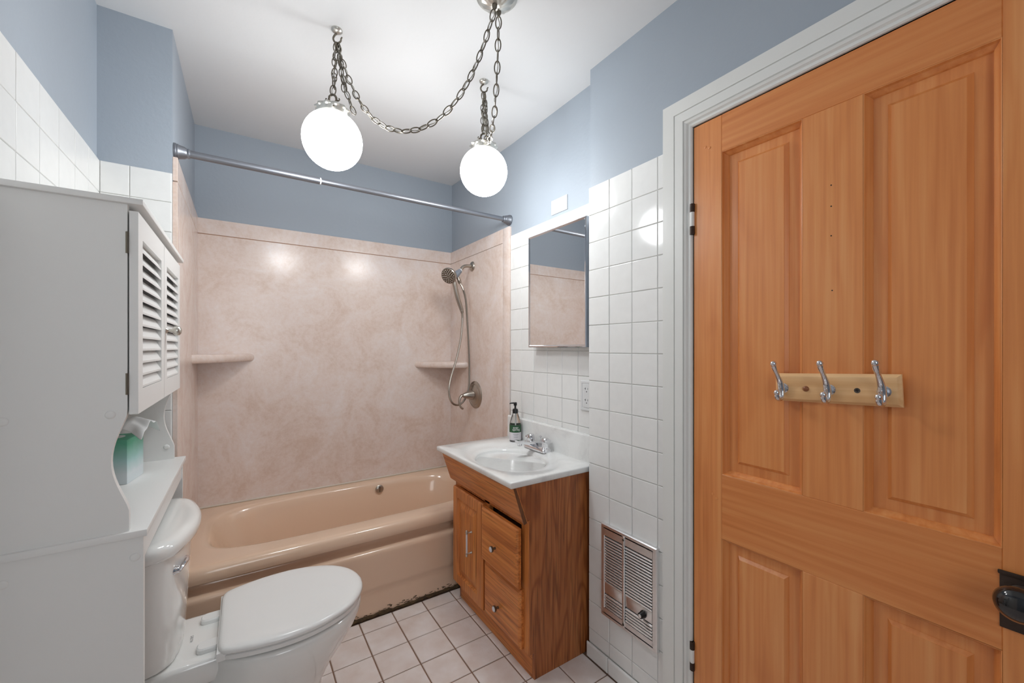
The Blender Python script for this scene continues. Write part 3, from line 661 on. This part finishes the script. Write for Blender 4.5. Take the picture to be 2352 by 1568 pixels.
for z, w, h in ((.0395, .030, .0014), (.0355, .020, .0010), (.027, .026, .0007), (.0245, .022, .0007), (.013, .013, .0009)):
    r = BR + .0014; vs_ = []
    for k in range(9):
        an = fa + (k / 8 - .5) * w / r; vs_ += [(BX + r * math.cos(an), BY + r * math.sin(an), zt_ + z), (BX + r * math.cos(an), BY + r * math.sin(an), zt_ + z + h)]
    obj('print_line', vs_, [(2 * k, 2 * k + 2, 2 * k + 3, 2 * k + 1) for k in range(8)], 'print_grey', lw)
pm = lathe('pump', [(.0145, .144), (.0145, .160), (.0125, .166), (.006, .168), (.005, .170), (.005, .182), (.0085, .184), (.0085, .197), (.007, .199)], (BX, BY, zt_), (0, 0, 1), 'black_plastic', sb, n=24, smooth=35)
ld = Vector((-math.cos(R(33.5)), math.sin(R(33.5)), 0)); c0 = Vector((BX, BY, zt_ + .196))
tube('nozzle', [c0 - ld * .006, c0 + ld * .012, c0 + ld * .024 + Vector((0, 0, -.001)), c0 + ld * .029 + Vector((0, 0, -.004))], [.005, .004, .0032, .0028], 'black_plastic', pm, n=10)
tube('dip_tube', [(BX, BY, zt_ + .01), (BX + .002, BY, zt_ + .15)], .0025, 'white_plastic', sb, n=8)

# ================================================================= MEDICINE CABINET
mc = thing('medicine_cabinet', 'mirrored medicine cabinet with chrome frame on the tiled recess wall', 'mirror cabinet', (XR - .008, 1.42, 1.25))
my0, my1, mz0, mz1, mx = 1.224, 1.628, 1.237, 1.777, 1.172
box('body', mx + .020, XR - .0085, my0 + .02, my1 - .02, mz0 + .03, mz1 - .03, 'white_paint', mc, bev=.002)
nested('frame', my0, my1, mz0, mz1, [(.002, mx + .020), (0, mx + .018), (0, mx + .003), (.003, mx), (.008, mx + .001), (.010, mx + .003), (.010, mx + .012)], 'chrome', mc, hole=True)
box('door_back', mx + .010, mx + .019, my0 + .003, my1 - .003, mz0 + .003, mz1 - .003, 'white_paint', mc)
nested('mirror', my0 + .008, my1 - .008, mz0 + .008, mz1 - .008, [(0, mx + .009), (0, mx + .0042), (.0015, mx + .0035), (.002, mx + .0035)], 'mirror', mc)

# ---------------------------------------------------------------- plates on the recess wall
bp_ = thing('blank_plate', 'white blank wall plate on the blue wall above the mirror', 'wall plate', (XR, 1.462, 1.866))
nested('plate', 1.405, 1.518, 1.866, 1.933, [(0, XR), (0, XR - .004), (.003, XR - .006), (.005, XR - .006)], 'white_plastic', bp_)
for y in (1.42, 1.503): lathe('screw', [(.003, 0), (.0028, .0008)], (XR - .006, y, 1.900), (-1, 0, 0), 'label_white', bp_, n=10)
wo = thing('wall_outlet', 'white double outlet on the tiles half hidden by the corner', 'outlet', (XR - .008, 1.268, 1.03))
xo = XR - .0078
nested('plate', 1.226, 1.308, 0.966, 1.094, [(0, xo), (0, xo - .004), (.003, xo - .006), (.010, xo - .006), (.012, xo - .0045)], 'white_plastic', wo)
rc = nested('receptacle', 1.246, 1.288, 0.980, 1.080, [(0, xo - .004), (0, xo - .0065), (.002, xo - .0075), (.003, xo - .0075)], 'white_plastic', wo)
for zc in (1.008, 1.056):
    box('slot', xo - .0079, xo - .0074, 1.2735, 1.2755, zc, zc + .009, 'black_slot', rc)
    box('slot', xo - .0079, xo - .0074, 1.2755, 1.2795, zc + .0035, zc + .0055, 'black_slot', rc)
    box('slot', xo - .0079, xo - .0074, 1.2595, 1.2612, zc, zc + .008, 'black_slot', rc)
    lathe('slot', [(.0025, 0), (.0025, .0005)], (xo - .0075, 1.2675, zc - .008), (-1, 0, 0), 'black_slot', rc, n=10)

# ================================================================= WALL HEATER
wh = thing('wall_heater', 'chrome louvred wall heater set into the white tiles', 'heater', (XB - .008, 0.985, 0.218))
hy0, hy1, hz0, hz1, hxx = 0.862, 1.114, 0.216, 0.566, XB - .0075
XG = hxx - .015
box('housing', hxx - .003, hxx + .002, hy0 + .004, hy1 - .004, hz0 + .004, hz1 - .004, 'dark_matte', wh)
midy = 1.002
F = nested('frame', hy0, hy1, hz0, hz1, [(0, hxx), (0, XG + .003), (.003, XG), (.016, XG), (.018, XG + .003)], 'aluminium', wh, hole=True)
box('top_band', XG, XG + .003, hy0 + .015, hy1 - .015, hz1 - .042, hz1 - .012, 'aluminium', wh)
box('bottom_band', XG, XG + .003, hy0 + .015, hy1 - .015, hz0 + .012, hz0 + .034, 'aluminium', wh)
box('center_bar', XG - .002, XG + .003, midy - .006, midy + .006, hz0 + .012, hz1 - .012, 'aluminium', wh, bev=.001)
for z in (hz0 + .022, hz1 - .024): lathe('screw', [(.0045, 0), (.004, .0015), (.002, .002)], (XG - .002, midy, z), (-1, 0, 0), 'iron_rust', wh, n=12)
zA, zB_ = hz0 + .036, hz1 - .044
zc0, zc1 = hz0 + .092, hz0 + .120           # plain control band
pitch = .0104
slm = {}
for (a, b) in ((hy0 + .019, midy - .007), (midy + .007, hy1 - .019)):
    box('control_band', XG + .001, XG + .004, a, b, zc0 - .002, zc1 + .009, 'aluminium', wh, bev=.001)
    z = zB_ - pitch
    while z > zA - .002:
        if not (zc0 - .009 < z < zc1):
            key = round(b - a, 4)
            if key not in slm:
                o = prism('slat', [(XG + .0085, z + pitch * .72), (XG + .0075, z + pitch * .80), (XG + .002, z + .0050), (XG, z + .0022), (XG + .001, z)], 'Y', a, b, 'aluminium', wh); slm[key] = (o, z)
            else:
                s0, z_ = slm[key]; o = s0.copy(); C.objects.link(o); o.location = s0.location + Vector((0, (a + b) / 2 - (W[s0].y), z - z_))
        z -= pitch
kk = lathe('control_knob', [(.0125, 0), (.0125, .004), (.011, .006), (.010, .018), (.0085, .020)], (XG + .001, 0.915, (zc0 + zc1) / 2), (-1, 0, 0), 'black_plastic', wh, n=24)
lathe('knob_cap', [(.0065, .0195), (.006, .021), (.001, .0215)], (XG + .001, 0.915, (zc0 + zc1) / 2), (-1, 0, 0), 'aluminium', kk, n=20)

# ================================================================= TOILET CABINET (over the toilet)
tc_ = thing('toilet_cabinet', 'tall white over-toilet cabinet with louvred doors', 'cabinet', (-.29, 1.465, 0.0))
CY0, CY1, CXB = 1.130, 1.800, XL + .009
ZS, ZTC = 0.858, 1.540
def side_upper(y):
    arc = [(-.1975, ZTC - .012), (-.1975, 1.108)]
    for k in range(1, 16):
        t = k / 16; arc.append((-.195 - .027 * math.sin(math.pi * t) ** 1.25, 1.108 - t * .208))
    arc += [(-.195, .900), (-.195, ZS)]
    return prism('side_panel', [(CXB, ZTC - .012)] + arc + [(CXB, ZS)], 'Y', y, y + .015, 'cabinet_white', tc_)
def side_lower(y):
    return prism('leg_panel', [(CXB, 0), (CXB, ZS - .014), (-.173, ZS - .014), (-.173, 0)], 'Y', y, y + .015, 'cabinet_white', tc_)
s1 = side_upper(CY0); s2 = side_upper(CY1 - .015); l1 = side_lower(CY0); l2 = side_lower(CY1 - .015)
box('top_board', CXB - .001, -.172, CY0 - .010, CY1 + .010, ZTC - .012, ZTC, 'cabinet_white', tc_, bev=.0015)
box('shelf', CXB - .001, -.166, CY0 - .008, CY1 + .012, ZS - .014, ZS, 'cabinet_white', tc_, bev=.0015)
box('bottom_board', CXB, -.196, CY0 + .015, CY1 - .015, 1.098, 1.112, 'cabinet_white', tc_)
box('inner_shelf', CXB, -.21, CY0 + .015, CY1 - .015, 1.30, 1.312, 'cabinet_white', tc_)
box('back_board', CXB, CXB + .004, CY0 + .015, CY1 - .015, 1.098, ZTC - .012, 'cabinet_white', tc_)
box('front_rail', -.190, -.176, CY0 + .015, CY1 - .015, ZS - .07, ZS - .014, 'cabinet_white', tc_)
for (x, z, yy, sg) in ((-.223, 1.099, CY0, -1), (-.366, 1.099, CY0, -1), (-.186, .802, CY0, -1), (-.366, .802, CY0, -1), (-.215, .90, CY1 - .015, -1)):
    lathe('screw_cap', [(.0085, 0), (.008, .0012), (.005, .002), (.001, .0022)], (x, yy, z), (0, sg, 0), 'cabinet_white', tc_, n=20, smooth=70)
dz0_, dz1_, XDF = 1.097, 1.516, -.181
ym = (CY0 + CY1) / 2
def louvre_door(y0, y1, knob_y):
    fw = .045; t0, t1 = XDF - .014, XDF
    d = boxes('door', [(t0, t1, y0, y0 + fw, dz0_, dz1_), (t0, t1, y1 - fw, y1, dz0_, dz1_), (t0, t1, y0 + fw, y1 - fw, dz0_, dz0_ + .05), (t0, t1, y0 + fw, y1 - fw, dz1_ - .05, dz1_)], 'cabinet_white', tc_)
    n = 12; za, zb2 = dz0_ + .05, dz1_ - .05; p = (zb2 - za) / n; first = None
    for k in range(n):
        z = za + k * p
        if first is None:
            first = prism('slat', [(t1 - .001, z + .001), (t1 - .001, z + .0055), (t0 + .001, z + p * 1.05), (t0 - .001, z + p * .98)], 'Y', y0 + fw - .001, y1 - fw + .001, 'cabinet_white', d)
        else:
            o = first.copy(); C.objects.link(o); o.location = first.location + Vector((0, 0, k * p))
    if knob_y:
        kb = lathe('knob', [(.0085, 0), (.0085, .002), (.0045, .005), (.0045, .014), (.011, .018), (.0135, .024), (.0125, .031), (.007, .035), (.001, .036)], (XDF, knob_y, 1.283), (1, 0, 0), 'silver_worn', d, n=24, smooth=60)
    return d
da = louvre_door(CY0 + .001, ym - .0015, None); db = louvre_door(ym + .0015, CY1 - .002, ym + .022)
for z in (1.16, 1.45):
    hg = lathe('hinge', [(.0022, -.022), (.0022, .022)], (-.197, CY0 - .0012, z), (0, 0, 1), 'pewter', da, n=8)
    box('hinge_leaf', -.2005, -.1955, CY0 - .0006, CY0 + .0005, z - .022, z + .022, 'pewter', hg)

# ---------------------------------------------------------------- tissue box on the cabinet shelf
tx = thing('tissue_box', 'green and white tissue box with a tissue pulled out on the cabinet shelf', 'tissue box', (-.311, 1.583, ZS), local=True, rot=(0, 0, R(-9)))
box('carton', -.054, .054, -.055, .055, 0.0, .123, 'tissue_box_card', tx, bev=.0015)
lathe('opening', [(.030, 0), (.030, .0006)], (0, 0, .123), (0, 0, 1), 'white_plastic', tx, n=24)
vs_, fs = [], []
nu, nv_ = 15, 13
for i in range(nu):
    for j in range(nv_):
        u, v = i / (nu - 1), j / (nv_ - 1) - .5
        w = .030 + .085 * u ** 0.8
        x = -.005 + .098 * u; y = v * w * 1.25 + .006 * math.sin(9 * u + 2)
        z = .120 + .062 * math.sin(min(u * 2.6, 1.7)) - .018 * u * u - .042 * (2 * v) ** 2 * u + .0045 * math.sin(v * 19 + u * 3) * (0.4 + u)
        vs_.append((x, y, z))
for i in range(nu - 1):
    for j in range(nv_ - 1): a = i * nv_ + j; fs.append((a, a + 1, a + nv_ + 1, a + nv_))
o = obj('tissue', vs_, fs, 'tissue_paper', tx, smooth=70)
so = o.modifiers.new('s', 'SOLIDIFY'); so.thickness = .0012
sd = o.modifiers.new('sub', 'SUBSURF'); sd.levels = 1; sd.render_levels = 1

# ================================================================= TOILET
tl = thing('toilet', 'white two-piece toilet with closed lid beside the tub', 'toilet', (0.05, 1.460, 0.0), local=True)
# local x: forward (+X world), y: sideways ; origin at world (0.05,1.46,0)
OX = 0.05
def egg(x0, x1, hw, z, k=0.0, e=2.0, n=40):
    cx, a = (x0 + x1) / 2 - OX, (x1 - x0) / 2; out = []
    for i in range(n):
        t = 2 * math.pi * i / n; c, s = math.cos(t), math.sin(t)
        X = cx + a * math.copysign(abs(c) ** (2 / e), c); Y = hw * math.copysign(abs(s) ** (2 / e), s) * (1 - k * c)
        out.append((X, Y, z))
    return out
body = loft('bowl', [egg(-.24, .235, .118, 0.0, .05, 2.8), egg(-.24, .235, .118, .012, .05, 2.8), egg(-.235, .225, .112, .03, .05, 2.6), egg(-.225, .21, .105, .10, .05, 2.4),
              egg(-.215, .215, .108, .17, .04, 2.3), egg(-.19, .245, .125, .23, .02, 2.2), egg(-.14, .285, .152, .29, .02, 2.15), egg(-.11, .318, .176, .345, .03, 2.1), egg(-.10, .332, .187, .38, .04, 2.1),
              egg(-.10, .335, .188, .398, .04, 2.1), egg(-.097, .331, .184, .404, .04, 2.1), egg(-.09, .322, .175, .406, .04, 2.1)], 'porcelain', tl, smooth=70)
# rear deck carrying the tank
def rrect(x0, x1, hw, z, r=.03, n=6):
    out = []
    for cx, cy, a0 in ((x1 - r, hw - r, 0), (x0 + r, hw - r, 90), (x0 + r, -hw + r, 180), (x1 - r, -hw + r, 270)):
        for k in range(n): an = R(a0 + 90 * k / (n - 1)); out.append((cx + r * math.cos(an) - OX, cy + r * math.sin(an), z))
    return out
loft('deck', [rrect(-.34, .02, .105, .335), rrect(-.355, .03, .117, .350), rrect(-.36, .04, .122, .375), rrect(-.36, .04, .122, .400), rrect(-.357, .037, .118, .409), rrect(-.35, .03, .110, .411)], 'porcelain', tl, smooth=60)
# tank: bowed front, narrower at the foot
def tank_ring(hw, xf, bow, z, xb=-.383, n=17, rc=.045, xin=0.0):
    pts = []
    pts.append((xb + .01, -hw)); 
    m_ = 26
    for k in range(m_ + 1):
        s = -1 + 2 * k / m_; y = hw * s
        edge = max(0, (abs(s) * hw - (hw - rc)) / rc); x = xf + bow * (1 - s * s) - rc * (1 - math.sqrt(max(0, 1 - edge * edge)))
        pts.append((x, y))
    pts.append((xb + .01, hw)); pts.append((xb, hw - .01)); pts.append((xb, -hw + .01))
    return [(p[0] - OX, p[1], z) for p in pts]
loft('tank', [tank_ring(.122, -.172, .024, .411), tank_ring(.128, -.166, .026, .418), tank_ring(.138, -.164, .028, .45), tank_ring(.172, -.164, .036, .58), tank_ring(.196, -.164, .042, .70), tank_ring(.198, -.164, .042, .735)], 'porcelain', tl, smooth=50)
lid = loft('tank_lid', [tank_ring(.203, -.160, .046, .722), tank_ring(.210, -.153, .050, .727), tank_ring(.212, -.151, .051, .735), tank_ring(.212, -.151, .051, .748), tank_ring(.209, -.155, .051, .757), tank_ring(.202, -.163, .050, .762), tank_ring(.190, -.177, .048, .764)], 'porcelain', tl, smooth=60)
# flush lever
lx, ly, lz = -.148 - OX, -.132, .672
lvr = lathe('flush_lever', [(.011, 0), (.011, .004), (.008, .008), (.007, .014)], (lx, ly, lz), (1, 0, 0), 'chrome', tl, n=18)
tube('lever_arm', catmull([(lx + .012, ly - .004, lz - .002), (lx + .016, ly + .010, lz + .004), (lx + .019, ly + .034, lz + .006), (lx + .018, ly + .062, lz + .002)], 6), [.006, .009, .012, .011], 'chrome', lvr, n=12, flat=.55)
# seat and lid
hp_ = [(-.056, .118), (-.052, .142), (-.040, .157), (0.0, .172), (.05, .183), (.10, .188), (.15, .186), (.20, .175), (.25, .153), (.285, .128), (.312, .096), (.330, .060), (.338, .030)]
hs2 = catmull([(x, w, 0) for x, w in hp_], 4)
def lid_ring(z, ins, xtip=.341, back=0.0, cx=.12):
    up = [(p.x, p.y) for p in hs2]; pts = [(x, w) for x, w in up] + [(xtip, 0)] + [(x, -w) for x, w in reversed(up)]
    out = []
    for x, w in pts:
        f = 1 - ins / .19; xx = cx + (x - cx) * (1 - ins / .2); xx = max(xx, -.056 + back)
        out.append((xx - OX, w * f, z))
    return out
loft('seat', [lid_ring(.410, .012, back=.018), lid_ring(.413, .006, back=.015), lid_ring(.424, .005, back=.015), lid_ring(.427, .009, back=.017)], 'seat_plastic', tl, smooth=50)
lidm = loft('seat_lid', [lid_ring(.4285, .008), lid_ring(.4295, .003), lid_ring(.434, .0), lid_ring(.440, .001), lid_ring(.4445, .005), lid_ring(.4465, .012), lid_ring(.4475, .025), lid_ring(.4465, .06), lid_ring(.4455, .10)], 'seat_plastic', tl, smooth=60)
prism('hinge_skirt', [(-.058 - OX, .446 - .012), (-.040 - OX, .436), (-.020 - OX, .429), (-.030 - OX, .420), (-.036 - OX, .412), (-.058 - OX, .4115)], 'Y', -.150, .150, 'seat_plastic', tl, bev=.002)
for y in (-.070, .070):
    loft('hinge_cap', [[(p[0], p[1] + y, .4105) for p in [(q[0], q[1]) for q in rrect(-.105, -.050, .021, 0, .017)]], [(q[0], q[1] + y, .421) for q in rrect(-.105, -.050, .021, 0, .017)], [(q[0], q[1] + y, .4245) for q in rrect(-.102, -.050, .018, 0, .015)]], 'seat_plastic', tl, smooth=40)
v, f = text_mesh('DELTA', .0105)
obj('lettering', [(-.120 - OX + p.y * .9 - .004, -p.x - .002, .4122) for p in v], f, 'print_grey', tl)

# ================================================================= SWAG LAMP
sl = thing('swag_lamp', 'swag lamp with two glowing white globes hung on silver chains', 'ceiling lamp', (0.675, 1.108, 2.354))
ZCE = 2.354
# canopy
rings = []; n = 48
for r, h, wv in ((.066, 0, 0), (.066, .004, 0), (.060, .008, 0), (.055, .012, .03), (.046, .022, .06), (.033, .030, .08), (.020, .035, .06), (.010, .037, 0)):
    rings.append([(0.675 + r * (1 + wv * math.cos(k * math.pi * 0.5 * 1 + 0)) * math.cos(2 * math.pi * k / n), 1.108 + r * (1 + wv * math.cos(k * math.pi / 2)) * math.sin(2 * math.pi * k / n), ZCE - h) for k in range(n)])
cano = loft('canopy', rings, 'silver_worn', sl, smooth=30)
lathe('canopy_stud', [(.007, .03), (.009, .036), (.008, .044), (.004, .050), (.003, .055)], (0.664, 1.104, ZCE), (0, 0, -1), 'pewter', cano, n=14)
lathe('canopy_stud', [(.007, .026), (.009, .032), (.008, .040), (.004, .046), (.003, .051)], (0.690, 1.122, ZCE), (0, 0, -1), 'pewter', cano, n=14)
# chain link mesh
LL, LW, LR = .0385, .0185, .0020
lv_, lf_ = [], []; n1, n2 = 18, 6
for i in range(n1):
    t = 2 * math.pi * i / n1; c = Vector((LW / 2 * math.sin(t), 0, LL / 2 * math.cos(t))); rad = Vector((math.sin(t) / LW, 0, math.cos(t) / LL)).normalized()
    for j in range(n2): a = 2 * math.pi * j / n2; lv_.append(c + rad * LR * math.cos(a) + Vector((0, LR * math.sin(a), 0)))
for i in range(n1):
    for j in range(n2): lf_.append((i * n2 + j, i * n2 + (j + 1) % n2, ((i + 1) % n1) * n2 + (j + 1) % n2, ((i + 1) % n1) * n2 + j))
LM = bpy.data.meshes.new('chain_link'); LM.from_pydata(lv_, [], lf_); LM.materials.append(MAT['pewter']); LM.shade_smooth()
def chain(pts, pitch=.0325, cord_r=.0016, cord=True, twist=0.0, scale=1.0):
    pts = [Vector(p) for p in pts]
    d = [0]
    for i in range(1, len(pts)): d.append(d[-1] + (pts[i] - pts[i - 1]).length)
    def at(s):
        for i in range(1, len(pts)):
            if d[i] >= s: return pts[i - 1].lerp(pts[i], (s - d[i - 1]) / max(d[i] - d[i - 1], 1e-9))
        return pts[-1]
    # cord weaving through the links
    cp = []; m_ = max(8, int(d[-1] / .008))
    for i in range(m_ + 1):
        s = d[-1] * i / m_; p = at(s); cp.append(p + Vector((math.sin(s * 97 + twist), math.cos(s * 83 + twist), 0)) * .0042)
    host = tube('lamp_cord', cp, cord_r, 'silver_worn', sl, n=6)
    nL = max(1, round(d[-1] / (pitch * scale))); p_ = d[-1] / nL
    for k in range(nL):
        a, b = at(k * p_), at((k + 1) * p_); c = (a + b) / 2; t = (b - a).normalized()
        q = t.to_track_quat('Z', 'Y'); rot = q.to_matrix() @ Matrix.Rotation(twist + (math.pi / 2 if k % 2 else 0) + random.uniform(-.25, .25), 3, 'Z')
        o = bpy.data.objects.new('chain_link', LM); C.objects.link(o); o.parent = host; o.location = c - W[host]; o.rotation_euler = rot.to_euler(); o.scale = (scale, scale, scale * p_ / (pitch * scale))
    return host
def catenary(a, b, sag, n=60, k=2.4):
    a, b = Vector(a), Vector(b); out = []
    for i in range(n + 1):
        t = i / n; p = a.lerp(b, t); h = 1 - (math.cosh(k * (2 * t - 1)) - 1) / (math.cosh(k) - 1); p.z -= sag * h; out.append(p)
    # even spacing is handled by the arc length in chain()
    return out
H1, H2 = Vector((0.276, 1.535, ZCE)), Vector((0.843, 1.490, ZCE))
def ceil_hook(p, ang):
    h = lathe('ceiling_hook', [(.019, 0), (.019, .004), (.016, .008), (.011, .011), (.006, .014)], p, (0, 0, -1), 'silver_worn', sl, n=24)
    dx = Vector((math.cos(ang), math.sin(ang), 0)); c = p + Vector((0, 0, -.014))
    pts = [c, c - dx * .008 + Vector((0, 0, -.006)), c - dx * .013 + Vector((0, 0, -.017)), c - dx * .008 + Vector((0, 0, -.029)), c + dx * .003 + Vector((0, 0, -.033)), c + dx * .013 + Vector((0, 0, -.027)), c + dx * .015 + Vector((0, 0, -.017)), c + dx * .019 + Vector((0, 0, -.013))]
    tube('hook_wire', catmull(pts, 5), [.0032, .0034, .0032, .003, .0022], 'pewter', h, n=8)
    return c + Vector((0, 0, -.034))
b1 = ceil_hook(H1, R(-33)); b2 = ceil_hook(H2, R(-33))
G1, G2, GR = Vector((0.262, 1.535, 1.960)), Vector((0.843, 1.490, 1.973)), .0985
chain(catenary((0.662, 1.103, 2.300), b1, .345), twist=.5)
chain(catenary((0.690, 1.122, 2.303), b2 + Vector((.004, 0, 0)), .285, k=4.2), twist=.2)
right = Vector((math.cos(R(33.5)), -math.sin(R(33.5)), 0))
def globe(g, bot, side):
    gl = lathe('globe', [(GR * math.sin(math.pi * k / 24), GR * math.cos(math.pi * k / 24)) for k in range(2, 25)], g, (0, 0, 1), 'globe_glass', sl, n=48, smooth=80)
    rings = []; n = 48; z0 = g.z + GR * .86
    for r, h, wv in ((.050, 0, 0), (.052, .003, 0), (.052, .014, 0), (.055, .017, .05), (.056, .022, .07), (.052, .026, .05), (.044, .028, 0), (.030, .034, 0), (.014, .038, 0), (.008, .042, 0)):
        rings.append([(g.x + r * (1 + wv * math.cos(k * math.pi / 2)) * math.cos(2 * math.pi * k / n), g.y + r * (1 + wv * math.cos(k * math.pi / 2)) * math.sin(2 * math.pi * k / n), z0 + h) for k in range(n)])
    co = loft('globe_collar', rings, 'silver_worn', sl, smooth=35)
    # ornate loop
    c = Vector((g.x, g.y, z0 + .042)); lp = [c + right * (.013 * math.sin(t)) + Vector((0, 0, .017 - .017 * math.cos(t))) for t in [2 * math.pi * i / 24 for i in range(25)]]
    tube('collar_loop', lp, [.003 + .0016 * abs(math.sin(i * 1.1)) for i in range(25)], 'pewter', co, n=8)
    for sg in (-1, 1):
        q = c + right * (.013 * sg) + Vector((0, 0, .017)); tube('loop_scroll', catmull([q, q + right * .006 * sg + Vector((0, 0, -.005)), q + right * .011 * sg + Vector((0, 0, -.001)), q + right * .009 * sg + Vector((0, 0, .004))], 4), [.0028, .002], 'pewter', co, n=6)
    for k in (0.4, 2.5, 4.6):
        lathe('set_screw', [(.003, 0), (.003, .004)], (g.x + .052 * math.cos(k), g.y + .052 * math.sin(k), z0 + .008), (math.cos(k), math.sin(k), 0), 'pewter', co, n=8)
    top = c + Vector((0, 0, .034))
    chain([bot, bot.lerp(top, .5), top], twist=.3)
    # spare chain looped back down from the hook
    e = bot + side * .062 + Vector((0, 0, -.250))
    chain([bot + side * .004, bot + side * .012 + Vector((0, 0, -.06)), bot + side * .024 + Vector((0, 0, -.13)), bot + side * .035 + Vector((0, 0, -.18)), e], twist=.9, scale=.9)
    chain([bot + side * .006 + Vector((0, 0, -.01)), bot + side * .014 + Vector((0, 0, -.10)), bot + side * .026 + Vector((0, 0, -.17))], twist=.1, scale=.9)
    chain([bot - side * .003, bot - side * .010 + Vector((0, 0, -.08)), bot - side * .008 + Vector((0, 0, -.16))], twist=1.2, scale=.85)
globe(G1, b1, right); globe(G2, b2, right * .55)
